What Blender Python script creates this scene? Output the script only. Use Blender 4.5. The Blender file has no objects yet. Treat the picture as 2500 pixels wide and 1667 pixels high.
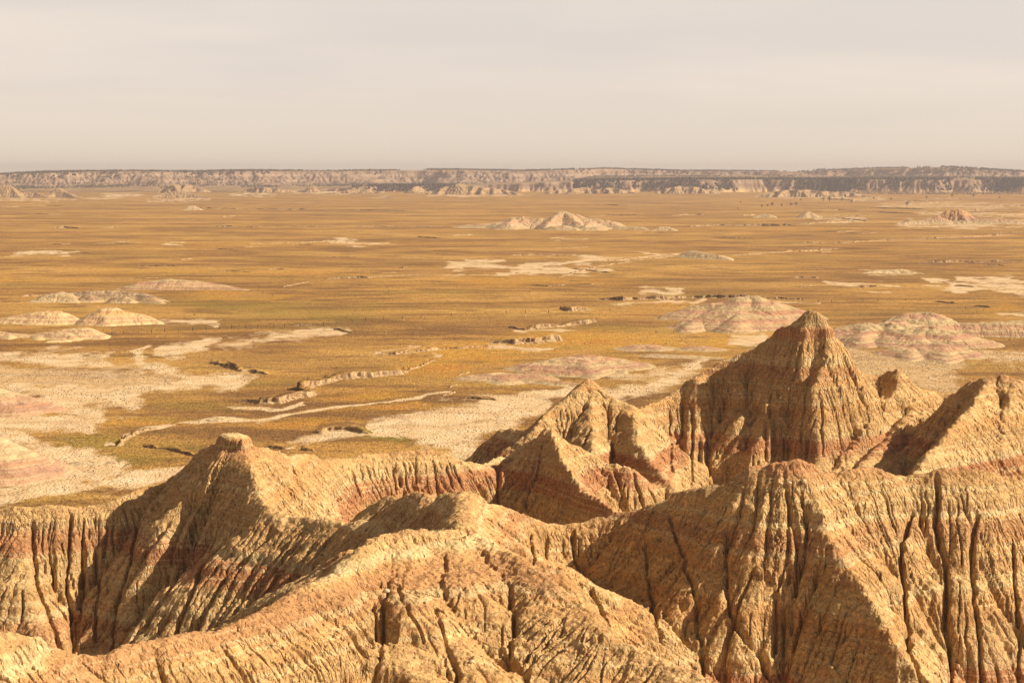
import bpy, math, random
import numpy as np
from mathutils import Vector, Matrix

# ------------------------------------------------------------------ camera, world, sun
SC = bpy.context.scene
COL = SC.collection
H = 75.0                                   # eye height above the plain (m)
FPX = 1250.0 / math.tan(math.radians(15))  # focal length in photo pixels
HOR = 420.0
PITCH = math.atan((833.5 - HOR) / FPX)
cam_d = bpy.data.cameras.new('camera')
cam = bpy.data.objects.new('camera', cam_d)
COL.objects.link(cam)
cam.location = (0, 0, H)
cam.rotation_euler = (math.pi / 2 - PITCH, 0, 0)
cam_d.sensor_width = 36.0
cam_d.lens = FPX / 2500.0 * 36.0
cam_d.clip_start = 1.0
cam_d.clip_end = 200000.0
SC.camera = cam

SUN_EL = math.radians(35)
SUN_AZ = math.radians(-3)      # from +X towards the viewer
sd = Vector((math.cos(SUN_EL) * math.cos(SUN_AZ), math.cos(SUN_EL) * math.sin(SUN_AZ), math.sin(SUN_EL)))
sl = bpy.data.lights.new('sun', 'SUN')
sl.energy = 5.0
sl.angle = math.radians(0.55)
sl.color = (1.0, 0.89, 0.72)
so = bpy.data.objects.new('sun', sl)
COL.objects.link(so)
so.rotation_euler = sd.to_track_quat('Z', 'Y').to_euler()

w = bpy.data.worlds.new('World')
SC.world = w
w.use_nodes = True
nt = w.node_tree
for n in list(nt.nodes):
    nt.nodes.remove(n)
def N(t, typ, **kw):
    n = t.nodes.new(typ)
    for k, v in kw.items():
        setattr(n, k, v)
    return n
def L(t, a, b):
    t.links.new(a, b)
out = N(nt, 'ShaderNodeOutputWorld')
bg = N(nt, 'ShaderNodeBackground')
sky = N(nt, 'ShaderNodeTexSky', sky_type='NISHITA')
sky.sun_disc = False
sky.sun_elevation = SUN_EL
sky.sun_rotation = math.pi / 2 - SUN_AZ
sky.dust_density = 4.0
sky.air_density = 1.0
sky.ozone_density = 1.0
# thin veil of high cloud over the clear sky
tc = N(nt, 'ShaderNodeTexCoord')
sx = N(nt, 'ShaderNodeSeparateXYZ'); L(nt, tc.outputs['Generated'], sx.inputs[0])
mp = N(nt, 'ShaderNodeMapping'); mp.inputs['Scale'].default_value = (1.6, 1.6, 13.0)
mp.inputs['Location'].default_value = (0.35, 0.1, 0.45)
L(nt, tc.outputs['Generated'], mp.inputs[0])
no = N(nt, 'ShaderNodeTexNoise'); no.inputs['Scale'].default_value = 2.1; no.inputs['Detail'].default_value = 5; no.inputs['Roughness'].default_value = 0.45
L(nt, mp.outputs[0], no.inputs['Vector'])
cr = N(nt, 'ShaderNodeValToRGB')
cr.color_ramp.elements[0].position = 0.36; cr.color_ramp.elements[0].color = (5.45, 4.90, 4.50, 1)
cr.color_ramp.elements[1].position = 0.60; cr.color_ramp.elements[1].color = (6.3, 5.5, 4.75, 1)
L(nt, no.outputs['Fac'], cr.inputs[0])
hz = N(nt, 'ShaderNodeValToRGB')            # towards the horizon the veil thickens and yellows
hz.color_ramp.elements[0].position = 0.0; hz.color_ramp.elements[0].color = (5.9, 5.0, 3.95, 1)
hz.color_ramp.elements[1].position = 0.11; hz.color_ramp.elements[1].color = (6.1, 5.3, 4.5, 1)
L(nt, sx.outputs['Z'], hz.inputs[0])
mr = N(nt, 'ShaderNodeMapRange'); mr.inputs['From Min'].default_value = 0.0; mr.inputs['From Max'].default_value = 0.05
L(nt, sx.outputs['Z'], mr.inputs['Value'])
mxa = N(nt, 'ShaderNodeMix', data_type='RGBA'); L(nt, mr.outputs[0], mxa.inputs[0]); L(nt, hz.outputs[0], mxa.inputs[6]); L(nt, cr.outputs[0], mxa.inputs[7])
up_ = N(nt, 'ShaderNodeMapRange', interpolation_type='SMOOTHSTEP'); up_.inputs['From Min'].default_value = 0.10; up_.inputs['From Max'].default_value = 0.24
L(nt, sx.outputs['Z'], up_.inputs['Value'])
hi = N(nt, 'ShaderNodeMix', data_type='RGBA'); L(nt, up_.outputs[0], hi.inputs[0]); L(nt, mxa.outputs[2], hi.inputs[6]); hi.inputs[7].default_value = (1.1, 0.85, 0.65, 1)  # unseen sky overhead dimmed on purpose, for less fill and deeper shadows
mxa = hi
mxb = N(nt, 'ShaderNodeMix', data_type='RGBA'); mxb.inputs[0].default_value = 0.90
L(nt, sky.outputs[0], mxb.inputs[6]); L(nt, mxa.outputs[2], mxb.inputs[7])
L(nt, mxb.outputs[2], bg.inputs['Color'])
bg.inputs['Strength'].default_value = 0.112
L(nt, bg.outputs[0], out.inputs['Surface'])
vs = SC.view_settings
SC.display_settings.display_device = 'sRGB'
vs.view_transform = 'Standard'; vs.look = 'None'; vs.gamma = 1.0; vs.exposure = 0.41
vs.use_curve_mapping = False

HAZE = 0.00006
# ------------------------------------------------------------------ helpers
ca, sa = math.cos(PITCH), math.sin(PITCH)
def P(px, py, Y):
    """world point seen at photo pixel (px, py) at depth Y along the ground"""
    dx = (px - 1250.0) / FPX; dy = (833.5 - py) / FPX
    vy = ca + dy * sa; vz = -sa + dy * ca
    t = Y / vy
    return (dx * t, Y, H + vz * t)
def G(px, py, z=0.0):
    """point of the plain at height z seen at photo pixel (px, py)"""
    dx = (px - 1250.0) / FPX; dy = (833.5 - py) / FPX
    vy = ca + dy * sa; vz = -sa + dy * ca
    t = (z - H) / vz
    return (dx * t, vy * t, z)

def _h(ix, iy, seed):
    n = (ix.astype(np.int64) * 374761393 + iy.astype(np.int64) * 668265263 + seed * 1274126177) & 0xffffffff
    n = ((n ^ (n >> 13)) * 1103515245) & 0xffffffff
    n = ((n ^ (n >> 16)) * 2246822519) & 0xffffffff
    return ((n ^ (n >> 15)) & 0xffffff).astype(np.float32) / 16777215.0
def vnoise(x, y, seed=0):
    ix = np.floor(x); iy = np.floor(y)
    fx = (x - ix).astype(np.float32); fy = (y - iy).astype(np.float32)
    fx = fx * fx * (3 - 2 * fx); fy = fy * fy * (3 - 2 * fy)
    ix = ix.astype(np.int64); iy = iy.astype(np.int64)
    a = _h(ix, iy, seed); b = _h(ix + 1, iy, seed); c = _h(ix, iy + 1, seed); d = _h(ix + 1, iy + 1, seed)
    return (a + (b - a) * fx) * (1 - fy) + (c + (d - c) * fx) * fy - 0.5
def fbm(x, y, octv=4, seed=0, gain=0.5):
    s = 0; a = 1.0
    for o in range(octv):
        s = s + a * vnoise(x + o * 17.3, y - o * 9.1, seed + o)
        x = x * 2.03; y = y * 2.03; a *= gain
    return s

def seg_max(X, Y, ridges, owner=False, soft=0.0):
    """height of the upper envelope of ridge lines with straight side slopes"""
    Z = np.full(X.shape, -1e3, np.float32); own = np.zeros(X.shape, np.int16); drop = np.zeros(X.shape, np.float32)
    for (oid, s_far, s_near, rad, pts) in ridges:
        for a, b in zip(pts[:-1], pts[1:]):
            dx, dy = b[0] - a[0], b[1] - a[1]
            l2 = dx * dx + dy * dy + 1e-9
            wx = X - a[0]; wy = Y - a[1]
            t = np.clip((wx * dx + wy * dy) / l2, 0, 1)
            ex = wx - t * dx; ey = wy - t * dy
            d = np.sqrt(ex * ex + ey * ey)
            side = dx * ey - dy * ex
            s = np.where(side > 0, s_far, s_near) if s_far != s_near else s_far
            z = a[2] + t * (b[2] - a[2]) - s * (np.sqrt(d * d + rad * rad) - rad)
            m = z > Z
            drop = np.where(m, d, drop)
            Z = np.where(m, z, Z).astype(np.float32)
            own[m] = oid
    return (Z, own, drop) if owner else Z

def seg_uv(X, Y, ridges):
    """where the surface hangs from: distance along the crest (u) and away from it (d)"""
    Z = np.full(X.shape, -1e3, np.float32); U = np.zeros(X.shape, np.float32); Dd = np.zeros(X.shape, np.float32)
    base = 0.0
    for (oid, s_far, s_near, rad, pts) in ridges:
        zmin = min(q[2] for q in pts)
        for a, b in zip(pts[:-1], pts[1:]):
            dx, dy = b[0] - a[0], b[1] - a[1]
            ln = math.hypot(dx, dy) + 1e-6
            # only the part of the grid this line could own
            reach = (max(a[2], b[2]) + 4) / min(s_far, s_near) + 6
            r = np.nonzero((Y[:, 0] > (min(a[1], b[1]) - reach) * 0.93) & (Y[:, Y.shape[1] // 2] < max(a[1], b[1]) + reach + 12))[0]
            if not len(r): continue
            sl_ = slice(r[0], r[-1] + 1)
            c = np.nonzero((X[r[0]:r[-1] + 1].max(0) > min(a[0], b[0]) - reach) & (X[r[0]:r[-1] + 1].min(0) < max(a[0], b[0]) + reach))[0]
            if not len(c): continue
            sc_ = slice(c[0], c[-1] + 1)
            wx = X[sl_, sc_] - a[0]; wy = Y[sl_, sc_] - a[1]
            al = (wx * dx + wy * dy) / ln
            t = np.clip(al / ln, 0, 1)
            pe = (dx * wy - dy * wx) / ln
            ext = al - t * ln
            d = np.hypot(pe, ext)
            s = np.where(pe > 0, s_far, s_near)
            z = a[2] + t * (b[2] - a[2]) - s * (np.sqrt(d * d + rad * rad) - rad)
            m = z > Z[sl_, sc_]
            u = base + t * ln + 3.0 * np.arctan2(ext, np.abs(pe) + 1e-3) + np.where(pe > 0, 500.0, 0.0)
            Z[sl_, sc_] = np.where(m, z, Z[sl_, sc_]); U[sl_, sc_] = np.where(m, u, U[sl_, sc_]); Dd[sl_, sc_] = np.where(m, d, Dd[sl_, sc_])
            base += ln
        base += 37.0
    return U, Dd

def up2(a, shape):
    """bilinear resample of a grid to another shape"""
    r = np.linspace(0, a.shape[0] - 1, shape[0]); c = np.linspace(0, a.shape[1] - 1, shape[1])
    r0 = np.minimum(r.astype(int), a.shape[0] - 2); c0 = np.minimum(c.astype(int), a.shape[1] - 2)
    fr = (r - r0).astype(np.float32)[:, None]; fc = (c - c0).astype(np.float32)[None, :]
    t = a[r0] * (1 - fr) + a[r0 + 1] * fr
    return (t[:, c0] * (1 - fc) + t[:, c0 + 1] * fc).astype(np.float32)

def shift(a, dr, dc):
    p = np.pad(a, 1, mode='edge')
    return p[1 + dr:1 + dr + a.shape[0], 1 + dc:1 + dc + a.shape[1]]

NB = [(-1, 0, 1.0), (1, 0, 1.0), (0, -1, 1.0), (0, 1, 1.0), (-1, -1, 1.41421), (-1, 1, 1.41421), (1, -1, 1.41421), (1, 1, 1.41421)]
def erode(h, cell, iters, K, dmax, talus=1.7, diff=0.0, seed=1, m=0.5, jit=0.35, A0=0.0):
    """rain-cut gullies: steepest-descent drainage, stream-power incision, slope collapse.
    cell = cell size in metres (array broadcasting with h), dmax = deepest cut"""
    R, C = h.shape; n = R * C
    rng = np.random.RandomState(seed)
    idx = np.arange(n, dtype=np.int64).reshape(R, C)
    cell = np.broadcast_to(cell, h.shape).astype(np.float32)
    base = h.copy()
    carea = (cell * cell).ravel().astype(np.float64)
    jits = [(1 + jit * (rng.rand(R, C).astype(np.float32) - 0.5)) for _ in range(3)]
    for it in range(iters):
        best = np.zeros((R, C), np.float32); rec = np.full((R, C), n, np.int64); dist = np.ones((R, C), np.float32)
        for q, (dr, dc, dd) in enumerate(NB):
            s = (h - shift(h, dr, dc)) / dd * jits[q % 3]
            mk = s > best
            best[mk] = s[mk]; dist[mk] = dd
            r_ = shift(idx, dr, dc)
            rec[mk] = r_[mk]
        ptr = np.append(rec.ravel(), n)
        A = np.append(carea, 0.0)
        for k in range(10):
            A2 = A + np.bincount(ptr, weights=A, minlength=n + 1)
            A2[n] = 0; A = A2
            ptr = ptr[ptr]
        hf = np.append(h.ravel(), 0).astype(np.float32)
        hr = hf[rec.ravel()].reshape(R, C)
        has = rec < n
        c = K * (np.maximum(A[:n].reshape(R, C).astype(np.float32) - A0, 0) ** m) / (cell * dist)
        hn = np.where(has, (h + c * hr) / (1 + c), h)
        hn = np.maximum(hn, base - dmax)
        h = hn.astype(np.float32)
        for _ in range(2):
            acc = np.zeros_like(h)
            for dr, dc, dd in NB[:4]:
                df = shift(h, dr, dc) - h
                lim = talus * cell * dd
                acc += np.where(df > lim, (df - lim), 0) * 0.2 - np.where(df < -lim, (-df - lim), 0) * 0.2
            h = h + acc
        if diff > 0:
            lap = shift(h, 1, 0) + shift(h, -1, 0) + shift(h, 0, 1) + shift(h, 0, -1) - 4 * h
            h = h + diff * lap
    return h

def grid_mesh(name, X, Y, Z, mat, facemask=None, attrs=None):
    R, C = X.shape
    idx = np.arange(R * C).reshape(R, C)
    q = np.stack([idx[:-1, :-1], idx[:-1, 1:], idx[1:, 1:], idx[1:, :-1]], -1).reshape(-1, 4)
    if facemask is not None:
        q = q[facemask.ravel()]
    co = np.stack([X.ravel(), Y.ravel(), Z.ravel()], -1)
    return raw_mesh(name, co, q, mat, {k: v.ravel() for k, v in (attrs or {}).items()})
def raw_mesh(name, co, q, mat, attrs=None, smooth=True):
    used = np.zeros(len(co), bool); used[q.ravel()] = True
    rm = np.cumsum(used) - 1
    co = co[used]; q = rm[q]
    k = q.shape[1]
    me = bpy.data.meshes.new(name)
    me.vertices.add(len(co)); me.vertices.foreach_set('co', co.astype(np.float32).ravel())
    me.loops.add(q.size); me.loops.foreach_set('vertex_index', q.astype(np.int32).ravel())
    me.polygons.add(len(q)); me.polygons.foreach_set('loop_start', np.arange(0, q.size, k, dtype=np.int32))
    if smooth:
        me.polygons.foreach_set('use_smooth', np.ones(len(q), bool))
    for nm, v in (attrs or {}).items():
        a = me.attributes.new(nm, 'FLOAT', 'POINT'); a.data.foreach_set('value', v[used].astype(np.float32))
    me.update(calc_edges=True)
    me.materials.append(mat)
    ob = bpy.data.objects.new(name, me)
    COL.objects.link(ob)
    return ob
def tag(o, label=None, cat=None, group=None, kind=None):
    if label: o['label'] = label
    if cat: o['category'] = cat
    if group: o['group'] = group
    if kind: o['kind'] = kind
    return o

# ------------------------------------------------------------------ materials
def new_mat(name):
    m = bpy.data.materials.new(name); m.use_nodes = True
    t = m.node_tree
    b = t.nodes['Principled BSDF']
    b.inputs['Roughness'].default_value = 0.95
    b.inputs['Specular IOR Level'].default_value = 0.1
    return m, t, b
def noise(t, vec, scale, detail=4, rough=0.5, dist=0.0):
    n = N(t, 'ShaderNodeTexNoise'); n.inputs['Scale'].default_value = scale; n.inputs['Detail'].default_value = detail
    n.inputs['Roughness'].default_value = rough; n.inputs['Distortion'].default_value = dist
    L(t, vec, n.inputs['Vector'])
    return n.outputs['Fac']
def mapping(t, vec, scale, loc=(0, 0, 0), rot=(0, 0, 0)):
    m = N(t, 'ShaderNodeMapping'); m.inputs['Scale'].default_value = scale; m.inputs['Location'].default_value = loc
    m.inputs['Rotation'].default_value = rot
    L(t, vec, m.inputs[0]); return m.outputs[0]
def math_(t, op, a, b=None, c=None, clamp=False):
    m = N(t, 'ShaderNodeMath', operation=op); m.use_clamp = clamp
    for i, v in enumerate((a, b, c)):
        if v is None: continue
        if isinstance(v, (int, float)): m.inputs[i].default_value = v
        else: L(t, v, m.inputs[i])
    return m.outputs[0]
def ramp(t, fac, stops, interp='LINEAR'):
    r = N(t, 'ShaderNodeValToRGB'); r.color_ramp.interpolation = interp
    e = r.color_ramp.elements
    while len(e) > 1: e.remove(e[-1])
    e[0].position = stops[0][0]; c = stops[0][1]; e[0].color = (c, c, c, 1) if isinstance(c, (int, float)) else (*c, 1)
    for p, c in stops[1:]:
        x = e.new(p); x.color = (c, c, c, 1) if isinstance(c, (int, float)) else (*c, 1)
    L(t, fac, r.inputs[0]); return r.outputs[0]
def mix(t, f, a, b, mode='MIX'):
    m = N(t, 'ShaderNodeMix', data_type='RGBA', blend_type=mode)
    for i, v in ((0, f), (6, a), (7, b)):
        if isinstance(v, (int, float)): m.inputs[i].default_value = v
        elif isinstance(v, tuple): m.inputs[i].default_value = (*v, 1)
        else: L(t, v, m.inputs[i])
    return m.outputs[2]
def pos(t):
    return N(t, 'ShaderNodeNewGeometry').outputs['Position']
def attr(t, nm):
    a = N(t, 'ShaderNodeAttribute'); a.attribute_name = nm; return a.outputs['Fac']
def bump(t, b, h, strength, dist):
    n = N(t, 'ShaderNodeBump'); n.inputs['Strength'].default_value = strength; n.inputs['Distance'].default_value = dist
    L(t, h, n.inputs['Height']); L(t, n.outputs[0], b.inputs['Normal'])

TAN = (0.60, 0.355, 0.145); TAN2 = (0.68, 0.435, 0.190); RED = (0.52, 0.235, 0.105); RUST = (0.57, 0.30, 0.13); CREAM = (0.75, 0.54, 0.27); DUN = (0.50, 0.32, 0.14); SOFT = (0.65, 0.37, 0.145)

PALEC = (0.70, 0.52, 0.31)
def strata_mat(name, bands, z0, z1, warp=0.8, speck=0.6, bumpd=0.22, bscale=3.2):
    """horizontal beds of clay: bands = [(height, colour), ...]"""
    m, t, b = new_mat(name)
    p = pos(t)
    s = N(t, 'ShaderNodeSeparateXYZ'); L(t, p, s.inputs[0])
    wz = math_(t, 'SUBTRACT', noise(t, p, 0.045, 3), 0.5)
    wz2 = math_(t, 'SUBTRACT', noise(t, p, 0.5, 4, 0.6), 0.5)
    z = math_(t, 'ADD', s.outputs['Z'], math_(t, 'MULTIPLY', wz, warp * 2.0))
    z = math_(t, 'ADD', z, math_(t, 'MULTIPLY', wz2, warp * 0.9))
    f = math_(t, 'DIVIDE', math_(t, 'SUBTRACT', z, z0), z1 - z0)
    col = ramp(t, f, [((h - z0) / (z1 - z0), c) for h, c in bands])
    col = mix(t, ramp(t, noise(t, p, 0.07, 3, 0.6), [(0.46, 0.0), (0.64, 0.25 if z1 > 40 else 0.10)]), col, TAN2 if z1 > 40 else PALEC)
    # thin beds
    pz = mapping(t, p, (0.02, 0.02, 1.6))
    thin = noise(t, pz, 1.3, 3, 0.65)
    col = mix(t, math_(t, 'MULTIPLY', ramp(t, thin, [(0.54, 0.0), (0.59, 1.0)]), 0.55), col, CREAM)
    col = mix(t, math_(t, 'MULTIPLY', ramp(t, thin, [(0.41, 1.0), (0.46, 0.0)]), 0.46), col, RUST)
    # blotches and popcorn clay speckle
    bl = noise(t, p, 0.35, 4, 0.6)
    col = mix(t, 0.5, col, ramp(t, bl, [(0.3, (0.72, 0.66, 0.60)), (0.7, (1.22, 1.24, 1.26))]), 'MULTIPLY')
    sp = noise(t, p, 2.6, 3, 0.7)
    col = mix(t, speck, col, ramp(t, sp, [(0.34, (0.50, 0.42, 0.36)), (0.48, (1, 1, 1)), (0.64, (1.3, 1.33, 1.35))]), 'MULTIPLY')
    L(t, col, b.inputs['Base Color'])
    hgt = math_(t, 'ADD', noise(t, p, bscale, 5, 0.72), math_(t, 'MULTIPLY', noise(t, p, bscale * 0.33, 3, 0.6), 1.6))
    crv = math_(t, 'ABSOLUTE', math_(t, 'SUBTRACT', noise(t, mapping(t, p, (1, 1, 0.09)), bscale * 0.6, 3, 0.6, 0.25), 0.5))
    sn = N(t, 'ShaderNodeSeparateXYZ'); L(t, N(t, 'ShaderNodeNewGeometry').outputs['Normal'], sn.inputs[0])
    stp_ = ramp(t, sn.outputs['Z'], [(0.50, 1.0), (0.86, 0.12)])
    hgt = math_(t, 'MULTIPLY', hgt, ramp(t, noise(t, p, 0.16, 3, 0.6), [(0.36, 0.25), (0.62, 1.25)]))
    hgt = math_(t, 'ADD', hgt, math_(t, 'MULTIPLY', math_(t, 'MINIMUM', math_(t, 'MULTIPLY', crv, 8.0), 0.8), math_(t, 'MULTIPLY', stp_, 1.0)))
    crv2 = math_(t, 'ABSOLUTE', math_(t, 'SUBTRACT', noise(t, mapping(t, p, (1, 1, 0.07)), bscale * 0.24, 2, 0.5, 0.2), 0.5))
    hgt = math_(t, 'ADD', hgt, math_(t, 'MULTIPLY', math_(t, 'MINIMUM', math_(t, 'MULTIPLY', crv2, 12.0), 0.8), math_(t, 'MULTIPLY', stp_, 1.7)))
    bump(t, b, hgt, 1.0, bumpd)
    return m
M_BAD = strata_mat('clay_badlands', [
    (8, TAN), (17, TAN2), (19.6, TAN), (20.2, RUST), (22, RUST), (22.5, CREAM), (23.4, TAN), (27.6, TAN2), (28.2, RUST), (28.7, RED), (30.4, RED), (31.0, CREAM), (31.8, TAN2), (34.3, TAN), (34.8, SOFT), (35.9, SOFT), (36.3, TAN2), (38.8, TAN),
    (39.5, SOFT), (40.1, RUST), (41.5, RUST), (41.9, SOFT), (42.4, CREAM), (43.0, TAN2), (45.4, TAN), (46.3, RUST), (46.8, RED), (48.0, RED), (48.5, CREAM), (49.4, DUN), (60, TAN)], 5, 60, warp=0.55)

# ------------------------------------------------------------------ foreground badlands
def PL(*a):
    return [P(*q) for q in a]
R_ = []
def ridge(oid, s_far, s_near, rad, *pts):
    R_.append((oid, s_far, s_near, rad, PL(*pts)))
# 1 big butte at right
ridge(1, 1.7, 1.7, 0.4, (1550, 992, 322), (1600, 978, 328), (1660, 937, 332), (1744, 886, 334), (1832, 850, 334), (1868, 822, 333), (1905, 799, 332), (1950, 775, 330), (1966, 754, 329), (1998, 750, 328), (2012, 768, 329), (2034, 806, 331), (2054, 860, 334), (2085, 890, 337), (2125, 916, 340), (2160, 905, 340), (2192, 900, 338), (2234, 940, 344), (2300, 957, 350), (2350, 945, 345))
ridge(1, 1.7, 1.7, 1.2, (1992, 770, 328), (1985, 870, 322), (1998, 990, 316.5), (2012, 1110, 309.5), (2020, 1200, 304.5))
ridge(1, 1.3, 1.3, 3.0, (1880, 850, 331), (1868, 960, 324), (1848, 1060, 317.5), (1830, 1200, 309))
ridge(1, 1.3, 1.3, 3.0, (1700, 920, 331), (1690, 1050, 324.5), (1690, 1200, 317.5))
ridge(1, 1.8, 1.8, 1.5, (2050, 870, 334), (2068, 960, 330), (2072, 1050, 326.5), (2070, 1120, 323))
ridge(1, 1.5, 0.9, 1.0, (2045, 1170, 298), (2105, 1090, 312), (2165, 1000, 326), (2192, 915, 338))
ridge(1, 1.5, 0.9, 1.0, (2110, 1190, 297), (2175, 1120, 312), (2235, 1040, 330), (2262, 955, 346))
# 2 far right butte
ridge(2, 1.0, 1.0, 0.8, (2368, 928, 322), (2399, 918, 318), (2440, 908, 316), (2500, 922, 314), (2620, 950, 314))
ridge(2, 1.5, 0.95, 0.8, (2226, 1168, 277), (2270, 1105, 286), (2333, 1033, 296), (2376, 979, 305), (2410, 918, 316))
ridge(2, 1.1, 1.1, 1.0, (2480, 925, 314), (2440, 1080, 298), (2430, 1200, 288))
# 3 cone
ridge(3, 1.15, 0.95, 0.3, (1228, 1100, 305), (1295, 1052, 306), (1354, 992, 312), (1385, 961, 314), (1435, 916, 318), (1480, 965, 316), (1530, 983, 314), (1557, 992, 313))
ridge(3, 1.3, 1.0, 0.8, (1435, 932, 318), (1440, 1010, 309), (1450, 1090, 300), (1465, 1180, 292))
ridge(3, 1.3, 0.9, 0.8, (1650, 1202, 281), (1612, 1150, 290), (1562, 1078, 300), (1545, 1000, 312))
ridge(3, 1.0, 1.0, 0.6, (1222, 1045, 320), (1282, 1050, 313))
# 4 small pyramid with dark hollow
ridge(4, 1.0, 1.0, 0.3, (1174, 1124, 287), (1243, 1107, 294), (1310, 1068, 292), (1343, 1036, 287), (1380, 1066, 288), (1423, 1094, 288), (1480, 1127, 287), (1545, 1138, 284))
ridge(4, 1.7, 0.9, 0.3, (1500, 1250, 255), (1480, 1224, 260), (1427, 1188, 266), (1366, 1122, 277), (1343, 1040, 287))
# 5 long wall in the middle
ridge(5, 1.0, 0.95, 0.6, (645, 1088, 245), (672, 1104, 250), (700, 1114, 256), (740, 1112, 262), (783, 1121, 270), (840, 1117, 275), (956, 1105, 280), (1060, 1098, 282), (1098, 1103, 283), (1121, 1120, 284), (1174, 1124, 285))
# 6 left butte and wall
ridge(6, 1.0, 1.15, 0.6, (-260, 1210, 232), (-120, 1235, 235), (0, 1240, 236), (39, 1233, 236), (130, 1221, 237), (189, 1233, 238), (236, 1227, 239), (283, 1211, 240), (374, 1186, 243), (445, 1152, 246), (472, 1125, 246.5), (500, 1092, 244.5), (519, 1076, 242), (559, 1055, 238.5), (580, 1052, 237), (610, 1076, 239), (645, 1088, 245))
ridge(6, 1.3, 1.0, 0.5, (700, 1262, 221), (645, 1240, 222), (630, 1200, 225), (616, 1140, 230), (586, 1066, 236))
ridge(6, 1.0, 1.0, 3.0, (60, 1240, 236), (60, 1400, 228), (110, 1520, 221), (175, 1620, 215))
# 7 low connecting ridge, its left flank in raking light
ridge(7, 1.0, 0.82, 0.8, (645, 1246, 222), (740, 1266, 219), (840, 1272, 214), (930, 1264, 209), (1003, 1258, 205), (1060, 1230, 196), (1094, 1210, 187))
ridge(7, 1.0, 1.0, 0.7, (905, 1235, 220), (948, 1206, 217), (985, 1222, 214), (1027, 1204, 205), (1060, 1225, 198))
# 8 long front ridge
ridge(8, 1.0, 1.3, 0.8, (1094, 1210, 186.5), (1129, 1203, 185), (1172, 1211, 186), (1223, 1227, 188), (1290, 1264, 190), (1322, 1272, 191), (1361, 1276, 192), (1460, 1270, 192), (1519, 1255, 191), (1577, 1239, 190), (1648, 1199, 187), (1750, 1186, 184), (1782, 1172, 183), (1813, 1148, 182), (1837, 1134, 181), (1900, 1127, 180), (1951, 1121, 180), (1987, 1131, 181), (2006, 1144, 182), (2042, 1156, 183), (2077, 1146, 183), (2132, 1144, 184), (2156, 1152, 184), (2187, 1162, 185), (2270, 1158, 185), (2297, 1142, 185), (2360, 1138, 185), (2407, 1148, 186), (2500, 1168, 187), (2700, 1200, 188))
ridge(8, 1.3, 1.05, 0.4, (2300, 1740, 153.5), (2242, 1648, 157.8), (2211, 1601, 159.9), (2171, 1542, 162.6), (2132, 1463, 165.8), (2093, 1404, 168.5), (2053, 1349, 171), (2028, 1294, 173.3), (2004, 1227, 176.2), (1988, 1150, 180.1))
ridge(8, 1.1, 1.1, 1.2, (2050, 1530, 167.6), (2045, 1620, 163.8), (2040, 1740, 159))
ridge(8, 1.2, 1.2, 2.0, (2240, 1240, 183), (2245, 1400, 177.3), (2262, 1560, 172.4), (2272, 1720, 168))
ridge(8, 1.2, 1.2, 2.0, (2335, 1150, 185), (2345, 1400, 177.3), (2362, 1600, 171.6), (2370, 1740, 168))
ridge(8, 1.2, 1.2, 2.0, (2440, 1200, 186), (2455, 1420, 177.8), (2470, 1600, 172.5), (2480, 1740, 169))
ridge(8, 1.25, 1.25, 3, (1630, 1215, 188), (1680, 1400, 178.7), (1730, 1600, 173.2), (1750, 1740, 169))
ridge(8, 1.25, 1.25, 3, (1850, 1140, 181), (1850, 1350, 175.2), (1862, 1560, 169.5), (1870, 1740, 165))
ridge(8, 1.25, 1.25, 3, (1480, 1270, 192), (1530, 1420, 184.6), (1600, 1560, 178))
ridge(8, 1.2, 1.2, 0.5, (1312, 1390, 166), (1345, 1384, 165.5), (1372, 1398, 164.5), (1400, 1440, 162))
# 9 nearest ridge
ridge(9, 1.1, 0.8, 1.0, (-260, 1520, 121), (-120, 1535, 123), (0, 1546, 126), (71, 1563, 128.5), (98, 1577, 130), (138, 1600, 131), (200, 1606, 132), (268, 1602, 133), (315, 1578, 135), (425, 1561, 137), (492, 1546, 139), (590, 1520, 142), (708, 1463, 148), (783, 1416, 153), (869, 1357, 159), (909, 1333, 162), (960, 1320, 165), (995, 1303, 166.5), (1074, 1298, 169), (1110, 1285, 171), (1129, 1206, 184))
ridge(9, 1.1, 0.62, 1.0, (1110, 1275, 173), (1180, 1310, 169), (1263, 1357, 164), (1298, 1392, 161), (1357, 1447, 156.5), (1400, 1467, 154.5), (1444, 1502, 152), (1491, 1542, 149.5), (1558, 1565, 148), (1601, 1589, 146.5), (1640, 1618, 145), (1680, 1640, 143), (1760, 1700, 139))

ridge(9, 0.62, 0.62, 5.0, (1105, 1296, 169.5), (1120, 1400, 160.5), (1110, 1560, 150.5), (1100, 1700, 143.5))
ridge(9, 0.7, 0.7, 5.0, (960, 1326, 164.5), (960, 1440, 155.5), (960, 1640, 144.5))
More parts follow.
